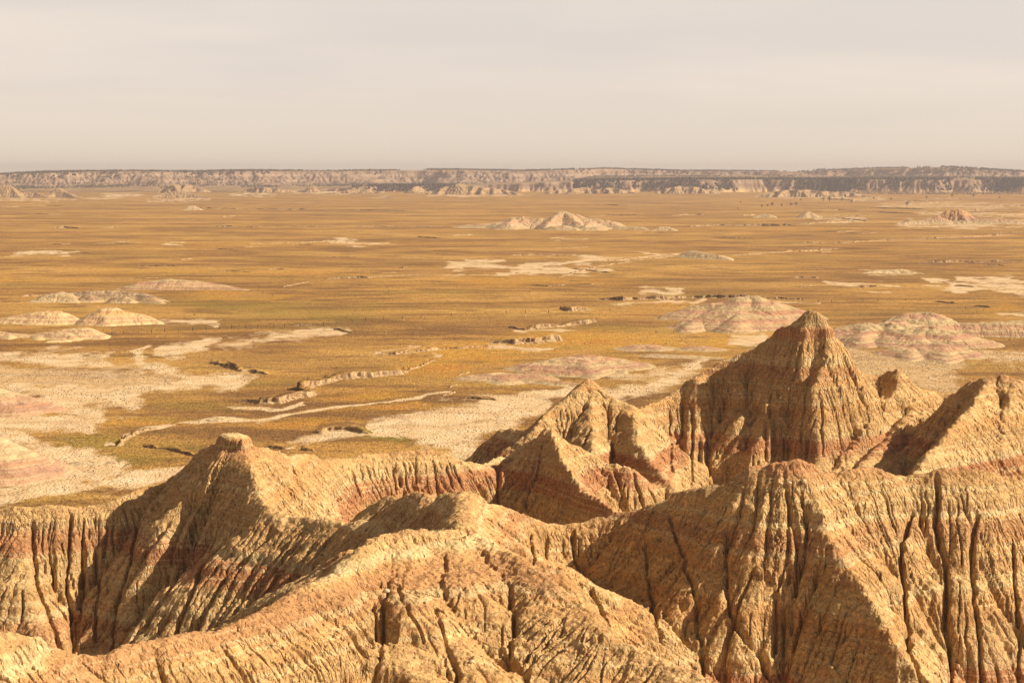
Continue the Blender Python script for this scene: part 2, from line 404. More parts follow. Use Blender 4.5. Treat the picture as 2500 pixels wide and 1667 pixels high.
# the deepest gullies: (depth, half width, nearest Y, farthest Y, photo pixels they run through)
CARVE = [
 (3.2, 1.1, 290, 360, (1993, 815), (1989, 864), (1962, 918), (1935, 956), (1928, 1006), (1920, 1063), (1911, 1120), (1905, 1170)),
 (2.2, 1.2, 290, 360, (1832, 885), (1840, 994), (1832, 1052), (1786, 1117), (1756, 1182)),
 (1.0, 0.5, 290, 360, (1955, 1050), (1955, 1130)), (1.1, 0.5, 290, 360, (2004, 980), (2008, 1110)),
 (1.1, 0.5, 290, 360, (1690, 985), (1688, 1180)), (1.0, 0.5, 290, 360, (1742, 930), (1730, 1180)), (0.9, 0.5, 290, 360, (1635, 1000), (1640, 1150)),
 (1.8, 0.9, 290, 360, (2073, 914), (2108, 994), (2060, 1060), (2016, 1130)),
 (2.2, 0.9, 285, 360, (2200, 980), (2157, 1033), (2092, 1101), (2060, 1150)),
 (2.0, 0.45, 155, 200, (2226, 1247), (2199, 1310), (2203, 1404), (2215, 1522), (2215, 1581), (2242, 1632), (2262, 1700)),
 (1.7, 0.4, 155, 200, (2289, 1165), (2287, 1286), (2309, 1384), (2313, 1483), (2321, 1680)),
 (1.4, 0.4, 155, 200, (2384, 1250), (2368, 1384), (2388, 1520), (2392, 1690)),
 (1.1, 0.35, 155, 200, (2470, 1330), (2478, 1450), (2490, 1690)),
 (2.0, 0.6, 150, 200, (2000, 1380), (1959, 1494), (1943, 1561), (1904, 1690)),
 (1.2, 0.4, 150, 200, (1778, 1286), (1778, 1443), (1794, 1522), (1860, 1601), (1890, 1680)),
 (1.1, 0.35, 150, 200, (1927, 1200), (1927, 1349), (1895, 1443), (1890, 1600)), (1.0, 0.35, 150, 200, (1967, 1247), (1967, 1360), (1925, 1480)),
 (1.6, 0.6, 160, 200, (1330, 1302), (1333, 1373)), (1.2, 0.4, 160, 200, (1396, 1302), (1404, 1365), (1467, 1483), (1480, 1530)),
 (1.0, 0.4, 160, 200, (1577, 1325), (1581, 1404), (1613, 1561)), (1.0, 0.4, 160, 200, (1640, 1260), (1700, 1450), (1716, 1640)),
 (0.8, 0.3, 160, 200, (1294, 1300), (1302, 1376)),
 (1.3, 0.45, 200, 245, (79, 1286), (90, 1424), (130, 1522), (153, 1601)), (1.7, 0.45, 200, 245, (169, 1255), (163, 1416), (173, 1502), (177, 1601)),
 (1.0, 0.4, 200, 245, (201, 1270), (197, 1443), (193, 1561)), (1.1, 0.4, 200, 245, (262, 1300), (240, 1440), (232, 1560)),
 (1.3, 0.45, 200, 245, (338, 1270), (311, 1404), (287, 1463), (275, 1581)), (1.9, 0.9, 200, 245, (470, 1210), (437, 1265), (393, 1396), (354, 1467), (295, 1542), (268, 1600)),
 (1.2, 0.6, 195, 245, (578, 1286), (492, 1384), (445, 1495), (429, 1550)), (1.3, 0.6, 195, 245, (669, 1302), (551, 1404), (464, 1554)), (1.2, 0.6, 195, 245, (728, 1325), (629, 1443), (578, 1514)),
 (1.1, 0.6, 195, 245, (520, 1290), (420, 1430), (350, 1540)), (1.1, 0.6, 195, 245, (800, 1320), (730, 1400)),
 (1.0, 0.9, 120, 170, (895, 1430), (928, 1522)), (0.6, 0.3, 120, 170, (968, 1428), (1035, 1561)),
 (2.8, 0.8, 120, 160, (870, 1652), (950, 1652)), (0.9, 0.35, 120, 160, (700, 1655), (780, 1648), (850, 1655)), (0.5, 0.3, 120, 170, (1060, 1480), (1120, 1660)),
 (0.9, 0.4, 285, 330, (1480, 1060), (1500, 1110), (1530, 1160)), (0.9, 0.4, 285, 330, (1440, 1050), (1420, 1095)), (0.9, 0.4, 285, 330, (1395, 1050), (1375, 1085)),
 (0.9, 0.4, 260, 300, (1500, 1150), (1530, 1240)), (0.9, 0.4, 260, 300, (1545, 1150), (1570, 1225)),
 (1.0, 0.45, 255, 300, (960, 1140), (965, 1200)), (0.9, 0.4, 255, 300, (1090, 1140), (1105, 1190)), (1.0, 0.5, 245, 285, (715, 1140), (740, 1240)), (0.8, 0.4, 250, 290, (860, 1150), (880, 1210)),
]
def carve(X, Y, Z, TH, wob, w0, w1):
    cols = X.shape[1]
    D = np.zeros_like(Z)
    for dep, wid, y0, y1, *pp in CARVE:
        if not (w0 <= wid < w1): continue
        if wid < 0.8: wid = 0.22 * wid + 0.05; dep *= 0.8
        pts = []
        n = max(2, int(math.dist(pp[0], pp[-1]) / 12) + 1)
        tt = np.linspace(0, len(pp) - 1, n)
        for t_ in tt:
            k = min(int(t_), len(pp) - 2); f = t_ - k
            px = pp[k][0] * (1 - f) + pp[k + 1][0] * f; py = pp[k][1] * (1 - f) + pp[k + 1][1] * f
            dx = (px - 1250) / FPX; dy = (833.5 - py) / FPX
            ang = math.atan2(dx, ca + dy * sa)
            ci = int(round((ang + TH) / (2 * TH) * (cols - 1)))
            yc = Y[:, ci]; zc = Z[:, ci]
            zr = H + yc * (-sa + dy * ca) / (ca + dy * sa)
            ok = np.nonzero((yc > y0) & (yc < y1) & (zc >= zr))[0]
            if len(ok): pts.append((X[ok[0], ci], Y[ok[0], ci]))
        for a, b in zip(pts[:-1], pts[1:]):
            if math.dist(a, b) > 9: continue
            xa, xb = min(a[0], b[0]) - 4, max(a[0], b[0]) + 4
            r = np.nonzero((Y[:, cols // 2] > min(a[1], b[1]) - 6) & (Y[:, cols // 2] < max(a[1], b[1]) + 12))[0]
            if not len(r): continue
            sl_ = slice(r[0], r[-1] + 1)
            Xs, Ys = X[sl_] + wob[sl_], Y[sl_]
            ddx, ddy = b[0] - a[0], b[1] - a[1]
            t = np.clip(((Xs - a[0]) * ddx + (Ys - a[1]) * ddy) / (ddx * ddx + ddy * ddy + 1e-9), 0, 1)
            d2 = (Xs - a[0] - t * ddx) ** 2 + (Ys - a[1] - t * ddy) ** 2
            D[sl_] = np.maximum(D[sl_], dep * np.exp(-d2 / (2 * wid * wid)))
    return Z - D
def fore_terrain(dth):
    TH = 0.345; r0, r1 = 84.0, 470.0
    nc = int(2 * TH / dth) // 4 * 4 + 1; nr = int(math.log(r1 / r0) / dth) // 4 * 4 + 1
    def coords(k):
        th = np.linspace(-TH, TH, (nc - 1) // k + 1); lr = np.linspace(math.log(r0), math.log(r1), (nr - 1) // k + 1)
        r = np.exp(lr)[:, None]
        return (r * np.sin(th)[None, :]).astype(np.float32), (r * np.cos(th)[None, :]).astype(np.float32), (r * dth * k).astype(np.float32)
    X, Y, c = coords(4)
    # ridge lines wander a little, more so away from the crests
    wx = 1.0 * fbm(X / 6, Y / 6, 3, 5); wy = 1.0 * fbm(X / 6, Y / 6, 3, 55)
    Z, own, dc = seg_max(X + wx, Y + wy, R_, True)
    dcr = dc
    def cut(k, mx, free=0.05):
        return np.clip(up2(dcr, X.shape) * k, free, mx)
    for _ in range(14):      # slopes rounded into each other, crests kept
        Z = Z + 0.2 * np.clip(dcr / 5, 0, 1) * (shift(Z, 1, 0) + shift(Z, -1, 0) + shift(Z, 0, 1) + shift(Z, 0, -1) - 4 * Z)
    floor = 14 - 18 * np.clip((Y - 300) / 90, 0, 1) + 2 * fbm(X / 30, Y / 30, 3, 9)
    Z = np.logaddexp(Z / 1.2, floor / 1.2) * 1.2
    Z = erode(Z, c, 9, 0.09, cut(0.30, 1.6), 2.2, 0.01, 3, A0=6)
    X, Y, c = coords(2)
    Z = up2(Z, X.shape)
    Z += 0.42 * fbm(X / 2.6, Y / 2.6, 3, 21) + 0.7 * fbm(X / 9, Y / 9, 2, 22)
    Z = carve(X, Y, Z, TH, 0.4 * fbm(X / 3, Y / 3, 3, 88), 0.8, 9)
    Z = erode(Z, c, 8, 0.12, cut(0.30, 0.5, 0.1), 3.5, 0.0, 4, A0=5)
    X, Y, c = coords(1)
    Z = up2(Z, X.shape)
    Z += 0.24 * fbm(X / 0.9, Y / 0.9, 3, 31, 0.6)
    # rain rills running straight down from the crests
    U, Dd = seg_uv(X + 1.0 * fbm(X / 6, Y / 6, 3, 5), Y + 1.0 * fbm(X / 6, Y / 6, 3, 55), R_)
    Uw = U + 0.35 * fbm(X / 2.2, Y / 2.2, 2, 501)
    for sc, ln_, dep, wid, seed in ((2.6, 30.0, 1.05, 0.035, 511), (1.15, 17.0, 0.55, 0.055, 521), (0.6, 10.0, 0.22, 0.09, 531)):
        n = vnoise(Uw / sc, Dd / ln_, seed)
        Z -= dep * np.exp(-(n / wid) ** 2) * np.clip((Dd - 0.5) / 4.5, 0, 1) * np.clip(1.4 * (0.55 + vnoise(U / (sc * 4), Dd / 9.0, seed + 1)), 0.15, 1)
    Z += 0.22 * np.clip(Dd / 4, 0, 1) * (0.25 - vnoise(Uw / 1.15, Dd / 17.0, 521) ** 2 * 4)
    Z = carve(X, Y, Z, TH, 0.35 * fbm(X / 1.6, Y / 1.6, 3, 89), 0, 0.8)
    Z = erode(Z, c, 6, 0.30, cut(0.22, 0.5, 0.06), 8.0, 0.0, 6, A0=1.0)
    # hard beds stand proud as little ledges
    zz = Z + 0.5 * fbm(X / 12, Y / 12, 2, 77)
    for zc, a in ((42.9, 0.22), (31.4, 0.16), (47.0, 0.12), (48.9, 0.12), (38.2, 0.12), (25.0, 0.14), (35.1, 0.1)):
        Z += a * np.tanh((zz - zc) / 0.18) * np.exp(-((zz - zc) / 0.9) ** 2)
    farm = np.clip((Y - 290) / 10, 0, 1)
    lb = np.exp(-(((X + 34) / 9) ** 2 + ((Y - 237) / 9) ** 2) ** 2)
    Z += lb * 0.5 * np.tanh((zz - 41.2) / 0.15) * np.exp(-((zz - 41.2) / 1.1) ** 2)
    Z += farm * 0.4 * np.tanh((zz - 47.2) / 0.2) * np.exp(-((zz - 47.2) / 1.2) ** 2)
    Z += 0.13 * fbm(X / 0.38, Y / 0.38, 2, 41, 0.8)
    own = own[np.ix_(np.clip((np.arange(nr) / 4 + 0.5).astype(int), 0, own.shape[0] - 1), np.clip((np.arange(nc) / 4 + 0.5).astype(int), 0, own.shape[1] - 1))]
    return X, Y, Z, own
DTH = 0.00054
FX, FY, FZ, FO = fore_terrain(DTH)
FACE_OWN = FO[:-1, :-1]
KEEP = FZ[:-1, :-1] > -1.5
INFO = {
    1: ('butte', 'tallest butte with a knobbed reddish cap and deeply fluted face'),
    2: ('butte', 'sunlit butte at the right edge with a long shadowed flank on its left'),
    3: ('butte', 'pointed pale cone with a thin dark slab down its left edge'),
    4: ('butte', 'small pyramid with a dark shaded hollow below its peak'),
    5: ('ridge', 'straight fluted clay wall between the round butte and the small pyramid'),
    6: ('butte', 'round topped butte with shaded left face above a long fluted wall'),
    7: ('ridge', 'low ridge with raking shadows joining the round butte to the front ridge'),
    8: ('ridge', 'long front ridge with a red cap and deep gullies running down to the right'),
    9: ('ridge', 'nearest pale pebbly ridge across the bottom of the view'),
}
for oid, (nm, lb) in INFO.items():
    ob = grid_mesh(nm, FX, FY, FZ, M_BAD, (FACE_OWN == oid) & KEEP)
    tag(ob, lb, nm, kind='structure')
print('fore verts', FX.size)
#--PLAIN--
# ------------------------------------------------------------------ the plain
def polyd(px, py, pts, asp=1.0):
    """distance in photo pixels from ground points to a line drawn on the ground"""
    D = np.full(px.shape, 1e6, np.float32)
    for a, b in zip(pts[:-1], pts[1:]):
        dx, dy = b[0] - a[0], (b[1] - a[1]) * asp
        wx, wy = px - a[0], (py - a[1]) * asp
        t = np.clip((wx * dx + wy * dy) / (dx * dx + dy * dy + 1e-6), 0, 1)
        D = np.minimum(D, np.hypot(wx - t * dx, wy - t * dy))
    return D
def topix(X, Y):
    k = Y * ca + H * sa
    return 1250 + FPX * X / k, 833.5 + FPX * (H * ca - Y * sa) / k
PALE_L = [  # bare alkali flats and washes: (half width in px at its own distance, strength, points)
 (13.05, 1, (-20, 1027), (60, 1030), (150, 1036), (230, 1034)), (17.4, 1, (-20, 1062), (60, 1066), (120, 1092), (150, 1118)), (26.1, 1, (150, 1118), (200, 1130), (250, 1142), (230, 1158)),
 (18.85, .9, (-20, 1192), (80, 1178), (170, 1166), (240, 1150)), (8.7, 1, (-20, 1216), (60, 1206), (150, 1197), (270, 1180), (360, 1168), (450, 1150)),
 (20.3, 1, (130, 968), (210, 970), (300, 972), (350, 982)), (14.5, .8, (120, 990), (200, 1000), (260, 1015)), (10.15, .9, (40, 952), (150, 950), (300, 944), (400, 932), (480, 918), (590, 932)),
 (10.15, .9, (345, 860), (352, 882), (400, 898), (450, 912), (500, 918), (600, 924)), (8.7, .9, (-20, 868), (120, 872), (270, 876)), (14.5, .55, (-20, 905), (100, 910), (250, 905), (350, 898)),
 (17.4, .55, (-20, 935), (200, 930), (420, 925)), (7.25, .9, (400, 858), (450, 852), (520, 842)), (10.15, .75, (560, 842), (640, 832), (720, 824), (840, 812)), (4.35, .8, (385, 790), (450, 792), (540, 793)),
 (2.5, 1, (455, 1028), (560, 1018), (640, 1022), (720, 1010), (840, 992), (930, 986), (1000, 976), (1067, 966), (1100, 962)), (3, .9, (262, 1085), (290, 1083), (310, 1066), (345, 1052), (380, 1043), (440, 1034)),
 (20, 1, (900, 1052), (990, 1040), (1080, 1020), (1180, 1005), (1260, 1000)), (24, 1, (1060, 1060), (1130, 1070), (1200, 1040), (1260, 1010)), (14, .95, (1180, 985), (1280, 975), (1340, 985)), (10, .8, (720, 1078), (780, 1072), (860, 1066), (960, 1068)),
 (9, 1, (1290, 962), (1400, 958), (1500, 955), (1600, 935), (1680, 912), (1720, 896)), (14, .8, (1560, 945), (1640, 925), (1720, 905)), (8, 1, (1790, 836), (1870, 834)), (9, .6, (1400, 905), (1560, 920), (1640, 905)),
 (3, .9, (1140, 637), (1215, 634)), (5, .8, (1100, 652), (1200, 648), (1290, 647), (1420, 638)), (3, .9, (1420, 638), (1500, 632), (1580, 626), (1660, 620)), (4, .9, (1270, 664), (1370, 662), (1480, 659)),
 (1.8, .9, (900, 681), (1080, 677), (1260, 669)), (2, .8, (830, 594), (955, 590)), (2, .8, (1350, 583), (1425, 583)), (3, .8, (1270, 655), (1350, 652)),
 (6, 1, (2360, 686), (2475, 684)), (5, 1, (2320, 707), (2400, 703), (2520, 709)), (3, .8, (2270, 686), (2330, 692)), (2, .8, (2010, 688), (2200, 690)), (4, .9, (2430, 775), (2520, 775)), (14, .6, (2330, 868), (2420, 875), (2520, 880)), (8, .8, (2400, 860), (2520, 862)),
 (26, .55, (2090, 880), (2200, 898), (2320, 915)), (20, .5, (2200, 940), (2330, 935)), (6, .9, (1575, 708), (1670, 708)), (4, .9, (1640, 740), (1710, 738)), (4, .8, (1470, 748), (1540, 742)),
 (3, .9, (40, 622), (170, 621)), (2, .9, (410, 597), (450, 597)), (1.8, .8, (215, 483), (285, 483)), (2, .8, (250, 476), (345, 476)), (2, .9, (700, 469), (850, 471)), (2, .9, (560, 474), (665, 474)), (2, .7, (610, 604), (640, 603)), (1.8, .8, (800, 592), (850, 590)),
 (5, .7, (2210, 545), (2330, 548), (2440, 547), (2520, 543)), (3, .7, (1990, 533), (2110, 536)), (4, .5, (2150, 500), (2350, 505), (2520, 503)), (3, .6, (2240, 520), (2520, 525)), (2.5, .6, (2000, 484), (2160, 487)), (3, .6, (1870, 478), (2060, 480)), (2, .7, (1050, 476), (1270, 476)), (2, .6, (0, 487), (200, 487)), (2, .6, (360, 488), (510, 487)),
 (3, .8, (590, 986), (700, 994), (740, 982)), (3, .8, (1213, 846), (1370, 842)), (2.5, .7, (1289, 810), (1400, 803)), (3, .8, (926, 868), (1067, 860)), (3, .7, (1500, 741), (1640, 738)), (3, .8, (1900, 738), (1990, 740)), (2.5, .8, (2105, 706), (2165, 708)), (3, .6, (2110, 667), (2240, 668)),
]
GOLD_E = [(1150, 862, 120, 13, .9), (1075, 892, 70, 20, .8), (1420, 822, 140, 14, .9), (1560, 838, 130, 10, .8), (1240, 846, 120, 8, .8), (900, 968, 90, 10, .8), (990, 995, 90, 7, .6), (750, 1033, 110, 10, .8), (1330, 688, 200, 9, .6), (600, 722, 180, 5, .6), (1720, 850, 80, 10, .8),
          (320, 1032, 130, 9, .7), (1000, 905, 60, 12, .6), (860, 1000, 90, 8, .5), (40, 680, 120, 6, .6), (400, 665, 250, 6, .4), (2450, 755, 60, 8, .7), (1640, 745, 60, 5, .6), (1750, 835, 60, 14, .8), (700, 670, 200, 5, .4), (1900, 560, 300, 5, .35), (600, 600, 260, 5, .3)]
GREEN_E = [(590, 745, 200, 12, .7), (720, 772, 200, 16, .6), (230, 1080, 90, 24, .8), (925, 1076, 70, 12, 1.3), (300, 1120, 100, 18, .7), (450, 1090, 130, 16, .5), (500, 985, 120, 14, .5), (1380, 842, 60, 5, .8), (1850, 845, 40, 6, 1.0), (1600, 850, 100, 6, .7), (1000, 720, 200, 7, .4), (420, 1020, 90, 7, .5), (640, 930, 120, 10, .4), (80, 1165, 60, 8, .3), (880, 760, 160, 8, .4), (1500, 800, 130, 6, .5)]
BROWN_E = [(200, 900, 110, 12, .6), (1180, 795, 260, 18, .6), (870, 900, 160, 22, .5), (650, 875, 180, 16, .5), (100, 1225, 260, 8, .9), (1010, 1012, 110, 10, .7), (300, 796, 110, 8, .7), (120, 805, 80, 4, .8), (340, 690, 400, 14, .25), (1560, 960, 160, 9, .7), (1700, 690, 400, 16, .3), (900, 640, 300, 10, .3), (600, 1060, 220, 16, .4), (2250, 775, 120, 5, .6)]

def fields(X, Y):
    px, py = topix(X, Y)
    sc = 1.0 / np.maximum(py - 414, 3)          # one photo pixel covers more ground farther off
    jx = fbm(X / 45, Y / 45, 4, 201, 0.6); jy = fbm(X / 38, Y / 75, 4, 211, 0.6)
    d_ = np.clip((py - 420) / 60, 0.25, 6)
    qx = px + 22 * jx * np.sqrt(d_); qy = py + 9 * jy * np.sqrt(d_)
    n1 = fbm(X / 11, Y / 24, 5, 221, 0.7)
    pale = np.zeros(X.shape, np.float32)
    for wd, st, *pts in PALE_L:
        D = polyd(qx, qy, pts)
        v = st * np.clip(1.45 - 0.72 * D / wd + 1.0 * n1, 0, 1)
        pale = np.maximum(pale, v)
    def ell(lst):
        o = np.zeros(X.shape, np.float32)
        for cx, cy, rx, ry, s in lst:
            o = np.maximum(o, s * np.clip(1.5 - np.hypot((qx - cx) / rx, (qy - cy) / ry), 0, 1))
        return o
    return pale, ell(GOLD_E), ell(GREEN_E), ell(BROWN_E)
def gz(X, Y):
    return 0.5 * fbm(X / 60, Y / 60, 3, 301) + 1.4 * fbm(X / 400, Y / 300, 2, 311) * np.clip((Y - 600) / 800, 0, 1)

M_PL, t, b = new_mat('plain_grass')
p = pos(t)
pale, gold, grn, brn = (attr(t, q) for q in ('pale', 'gold', 'green', 'brown'))
big = noise(t, mapping(t, p, (1, 2.2, 1)), 0.0042, 6, 0.62, 0.4)
mid = noise(t, mapping(t, p, (1, 2.6, 1)), 0.022, 5, 0.62, 0.2)
fin = noise(t, p, 0.33, 5, 0.7)
fin2 = noise(t, mapping(t, p, (1, 0.45, 1)), 1.1, 3, 0.7)
col = ramp(t, big, [(0.40, (0.26, 0.130, 0.042)), (0.47, (0.38, 0.195, 0.056)), (0.53, (0.49, 0.262, 0.070)), (0.60, (0.62, 0.355, 0.098))])
col = mix(t, ramp(t, mid, [(0.48, 0.0), (0.60, 0.75)]), col, (0.52, 0.280, 0.074))
col = mix(t, ramp(t, mid, [(0.38, 0.8), (0.49, 0.0)]), col, (0.235, 0.115, 0.04))
big2 = noise(t, mapping(t, p, (1, 2.0, 1), (300, 70, 0)), 0.006, 4, 0.6)
col = mix(t, ramp(t, big2, [(0.52, 0.0), (0.64, 0.38)]), col, (0.30, 0.20, 0.05))
col = mix(t, math_(t, 'MULTIPLY', brn, 0.8, clamp=True), col, (0.25, 0.125, 0.042))
col = mix(t, math_(t, 'MULTIPLY', grn, 0.75, clamp=True), col, (0.27, 0.20, 0.035))
col = mix(t, math_(t, 'MULTIPLY', gold, 0.85, clamp=True), col, (0.60, 0.32, 0.050))
rust = math_(t, 'MULTIPLY', ramp(t, mid, [(0.48, 0.0), (0.60, 0.8)]), gold)
col = mix(t, rust, col, (0.52, 0.20, 0.045))
col = mix(t, 0.85, col, ramp(t, fin, [(0.30, (0.48, 0.42, 0.36)), (0.5, (1, 1, 1)), (0.70, (1.32, 1.36, 1.30))]), 'MULTIPLY')
col = mix(t, 0.6, col, ramp(t, fin2, [(0.34, (0.55, 0.5, 0.45)), (0.5, (1, 1, 1)), (0.68, (1.3, 1.3, 1.25))]), 'MULTIPLY')
bare = ramp(t, noise(t, p, 0.09, 4, 0.6), [(0.3, (0.68, 0.44, 0.22)), (0.5, (0.80, 0.56, 0.31)), (0.7, (0.87, 0.66, 0.41))])
spk = ramp(t, noise(t, p, 0.5, 3, 0.7), [(0.36, (0.45, 0.36, 0.27)), (0.46, (1, 1, 1))])
bare = mix(t, 0.22, bare, spk, 'MULTIPLY')
crk = N(t, 'ShaderNodeTexVoronoi', feature='DISTANCE_TO_EDGE'); crk.inputs['Scale'].default_value = 0.045
L(t, mapping(t, p, (1, 0.7, 1)), crk.inputs['Vector'])
wv = N(t, 'ShaderNodeVectorMath', operation='ADD')
bare = mix(t, ramp(t, crk.outputs['Distance'], [(0.015, 0.28), (0.07, 0.0)]), bare, (0.38, 0.24, 0.12))
edge = math_(t, 'ADD', pale, math_(t, 'MULTIPLY', math_(t, 'SUBTRACT', fin, 0.5), 1.1))
col = mix(t, ramp(t, edge, [(0.18, 0.0), (0.80, 1.0)]), col, bare)
L(t, col, b.inputs['Base Color'])
bump(t, b, math_(t, 'ADD', fin, fin2), 0.9, 0.8)

TH = 0.42
th = np.linspace(-TH, TH, 1150)
pr = np.concatenate([np.linspace(1290, 560, 560), np.linspace(559, 470, 90), np.linspace(469, 424, 40), [423, 422, 421.2, 420.6]])
r = (H * FPX / (pr - 420))[:, None]
GX = (r * np.sin(th)[None, :]).astype(np.float32); GY = (r * np.cos(th)[None, :]).astype(np.float32)
a4 = fields(GX, GY)
g = grid_mesh('ground', GX, GY, gz(GX, GY), M_PL, attrs=dict(zip(('pale', 'gold', 'green', 'brown'), a4)))
tag(g, 'wide grassy plain of gold, olive and brown with pale bare washes', 'plain', kind='structure')

# ---- cut banks: low eroded scarps in the grass
M_CB, t, b = new_mat('cutbank_clay')
p = pos(t)
col = ramp(t, noise(t, mapping(t, p, (1, 1, 0.35)), 0.7, 4, 0.7), [(0.36, (0.17, 0.09, 0.045)), (0.48, (0.40, 0.25, 0.12)), (0.64, (0.66, 0.48, 0.27))])
L(t, col, b.inputs['Base Color']); bump(t, b, noise(t, p, 1.2, 4, 0.7), 1.0, 0.5)
rs = np.random.RandomState(5)
def cutbank(pts, hpx, label=None, seed=0, apron=1.0):
    bk = 0.25 if abs(pts[0][1] - pts[-1][1]) > 0.35 * abs(pts[0][0] - pts[-1][0]) else 1.0
    W = [G(*q)[:2] for q in pts]
    ds = [math.dist(a, b) for a, b in zip(W[:-1], W[1:])]
    Ymean = sum(q[1] for q in W) / len(W)
    h0 = hpx * Ymean / FPX
    stp = max(0.35, Ymean * 0.00035)
    tot = sum(ds); n = max(12, int(tot / stp))
    s = np.linspace(0, tot, n); cum = np.concatenate([[0], np.cumsum(ds)])
    x = np.interp(s, cum, [q[0] for q in W]); y = np.interp(s, cum, [q[1] for q in W])
    mz = 2.2 * h0
    y = y + 5 * h0 * fbm(s / (14 * h0), s * 0 + seed, 3, 401); x = x + 1.5 * h0 * fbm(s / (9 * h0), s * 0 + seed, 2, 411)
    tx, ty = np.gradient(x), np.gradient(y)
    l = np.hypot(tx, ty) + 1e-6; nx, ny = -ty / l, tx / l
    # smooth normals, away from the camera
    sg = np.sign(nx * x + ny * y); sg = 1 if sg.mean() > 0 else -1
    nx, ny = nx * sg, ny * sg
    k = np.ones(9) / 9
    nx = np.convolve(np.pad(nx, 4, 'edge'), k, 'valid'); ny = np.convolve(np.pad(ny, 4, 'edge'), k, 'valid')
    env = np.clip(np.minimum(s, tot - s) / (0.14 * tot + 1e-6), 0, 1) ** 0.6
    h = h0 * env * (0.75 + 0.9 * fbm(s / (6 * h0), s * 0 + seed, 3, 421)); h = np.maximum(h, 0.02)
    fl = h0 * (0.85 * fbm(s / (1.3 * h0), s * 0 + seed, 3, 431, 0.7) + 1.1 * fbm(s / (5 * h0), s * 0, 2, 441))
    env2 = np.sin(np.clip(np.minimum(s, tot - s) / (0.42 * tot + 1e-6), 0, 1) * 1.5708) ** 1.3
    rows = []
    mx_, my_ = x.mean(), y.mean(); ml_ = math.hypot(mx_, my_); ux, uy = mx_ / ml_, my_ / ml_
    zb = gz(x.astype(np.float32), y.astype(np.float32))
    for off, zz, fk in ((-1.0 * apron, -0.12, 0.5), (-0.35, 0.14, 0.9), (0.06, 0.40, 1.3), (0.0, 0.88, 0.9), (0.10, 1.0, 0.8), (1.2, 1.0, 0.5), (4 * bk, 0.88, 0.1), (10 * bk, 0.5, 0), (20 * bk, -0.15, 0)):
        o = off * h0 + fl * fk
        if zz < 0: zrow = zb - 0.25 * h0 - 0.25
        else: zrow = zb + zz * h * (env2 if off > 2 else 1)
        if off > 1:
            if off < 2: xx, yy = x + nx * o, y + ny * o
            else:
                kw = min(max(3, int(5 * h0 / stp)), n // 3) | 1; kk = np.hanning(kw + 2)[1:-1]; kk /= kk.sum()
                xx = np.convolve(np.pad(x, kw // 2, 'edge'), kk, 'valid') + ux * off * h0; yy = np.convolve(np.pad(y, kw // 2, 'edge'), kk, 'valid') + uy * off * h0
        else: xx, yy = x + nx * o, y + ny * o
        rows.append(np.stack([xx, yy, zrow], -1))
    co = np.concatenate(rows); m = len(rows)
    idx = np.arange(m * n).reshape(m, n)
    q = np.stack([idx[:-1, :-1], idx[:-1, 1:], idx[1:, 1:], idx[1:, :-1]], -1)
    if sg < 0: q = q[..., ::-1]
    q = q.reshape(-1, 4)
    at = {}
    f4 = fields(co[:, 0].astype(np.float32), co[:, 1].astype(np.float32))
    for nm, v in zip(('pale', 'gold', 'green', 'brown'), f4): at[nm] = v
    at['pale'] = np.minimum(at['pale'], 0.2)
    ob = raw_mesh('cutbank', co, q, M_CB, at, smooth=False)
    ob.data.materials.append(M_PL)
    mi = np.repeat((np.arange(m - 1) >= 4).astype(np.int32), n - 1)
    ob.data.polygons.foreach_set('material_index', mi)
    tag(ob, label, 'cut bank' if label else None, kind='structure')
    return ob
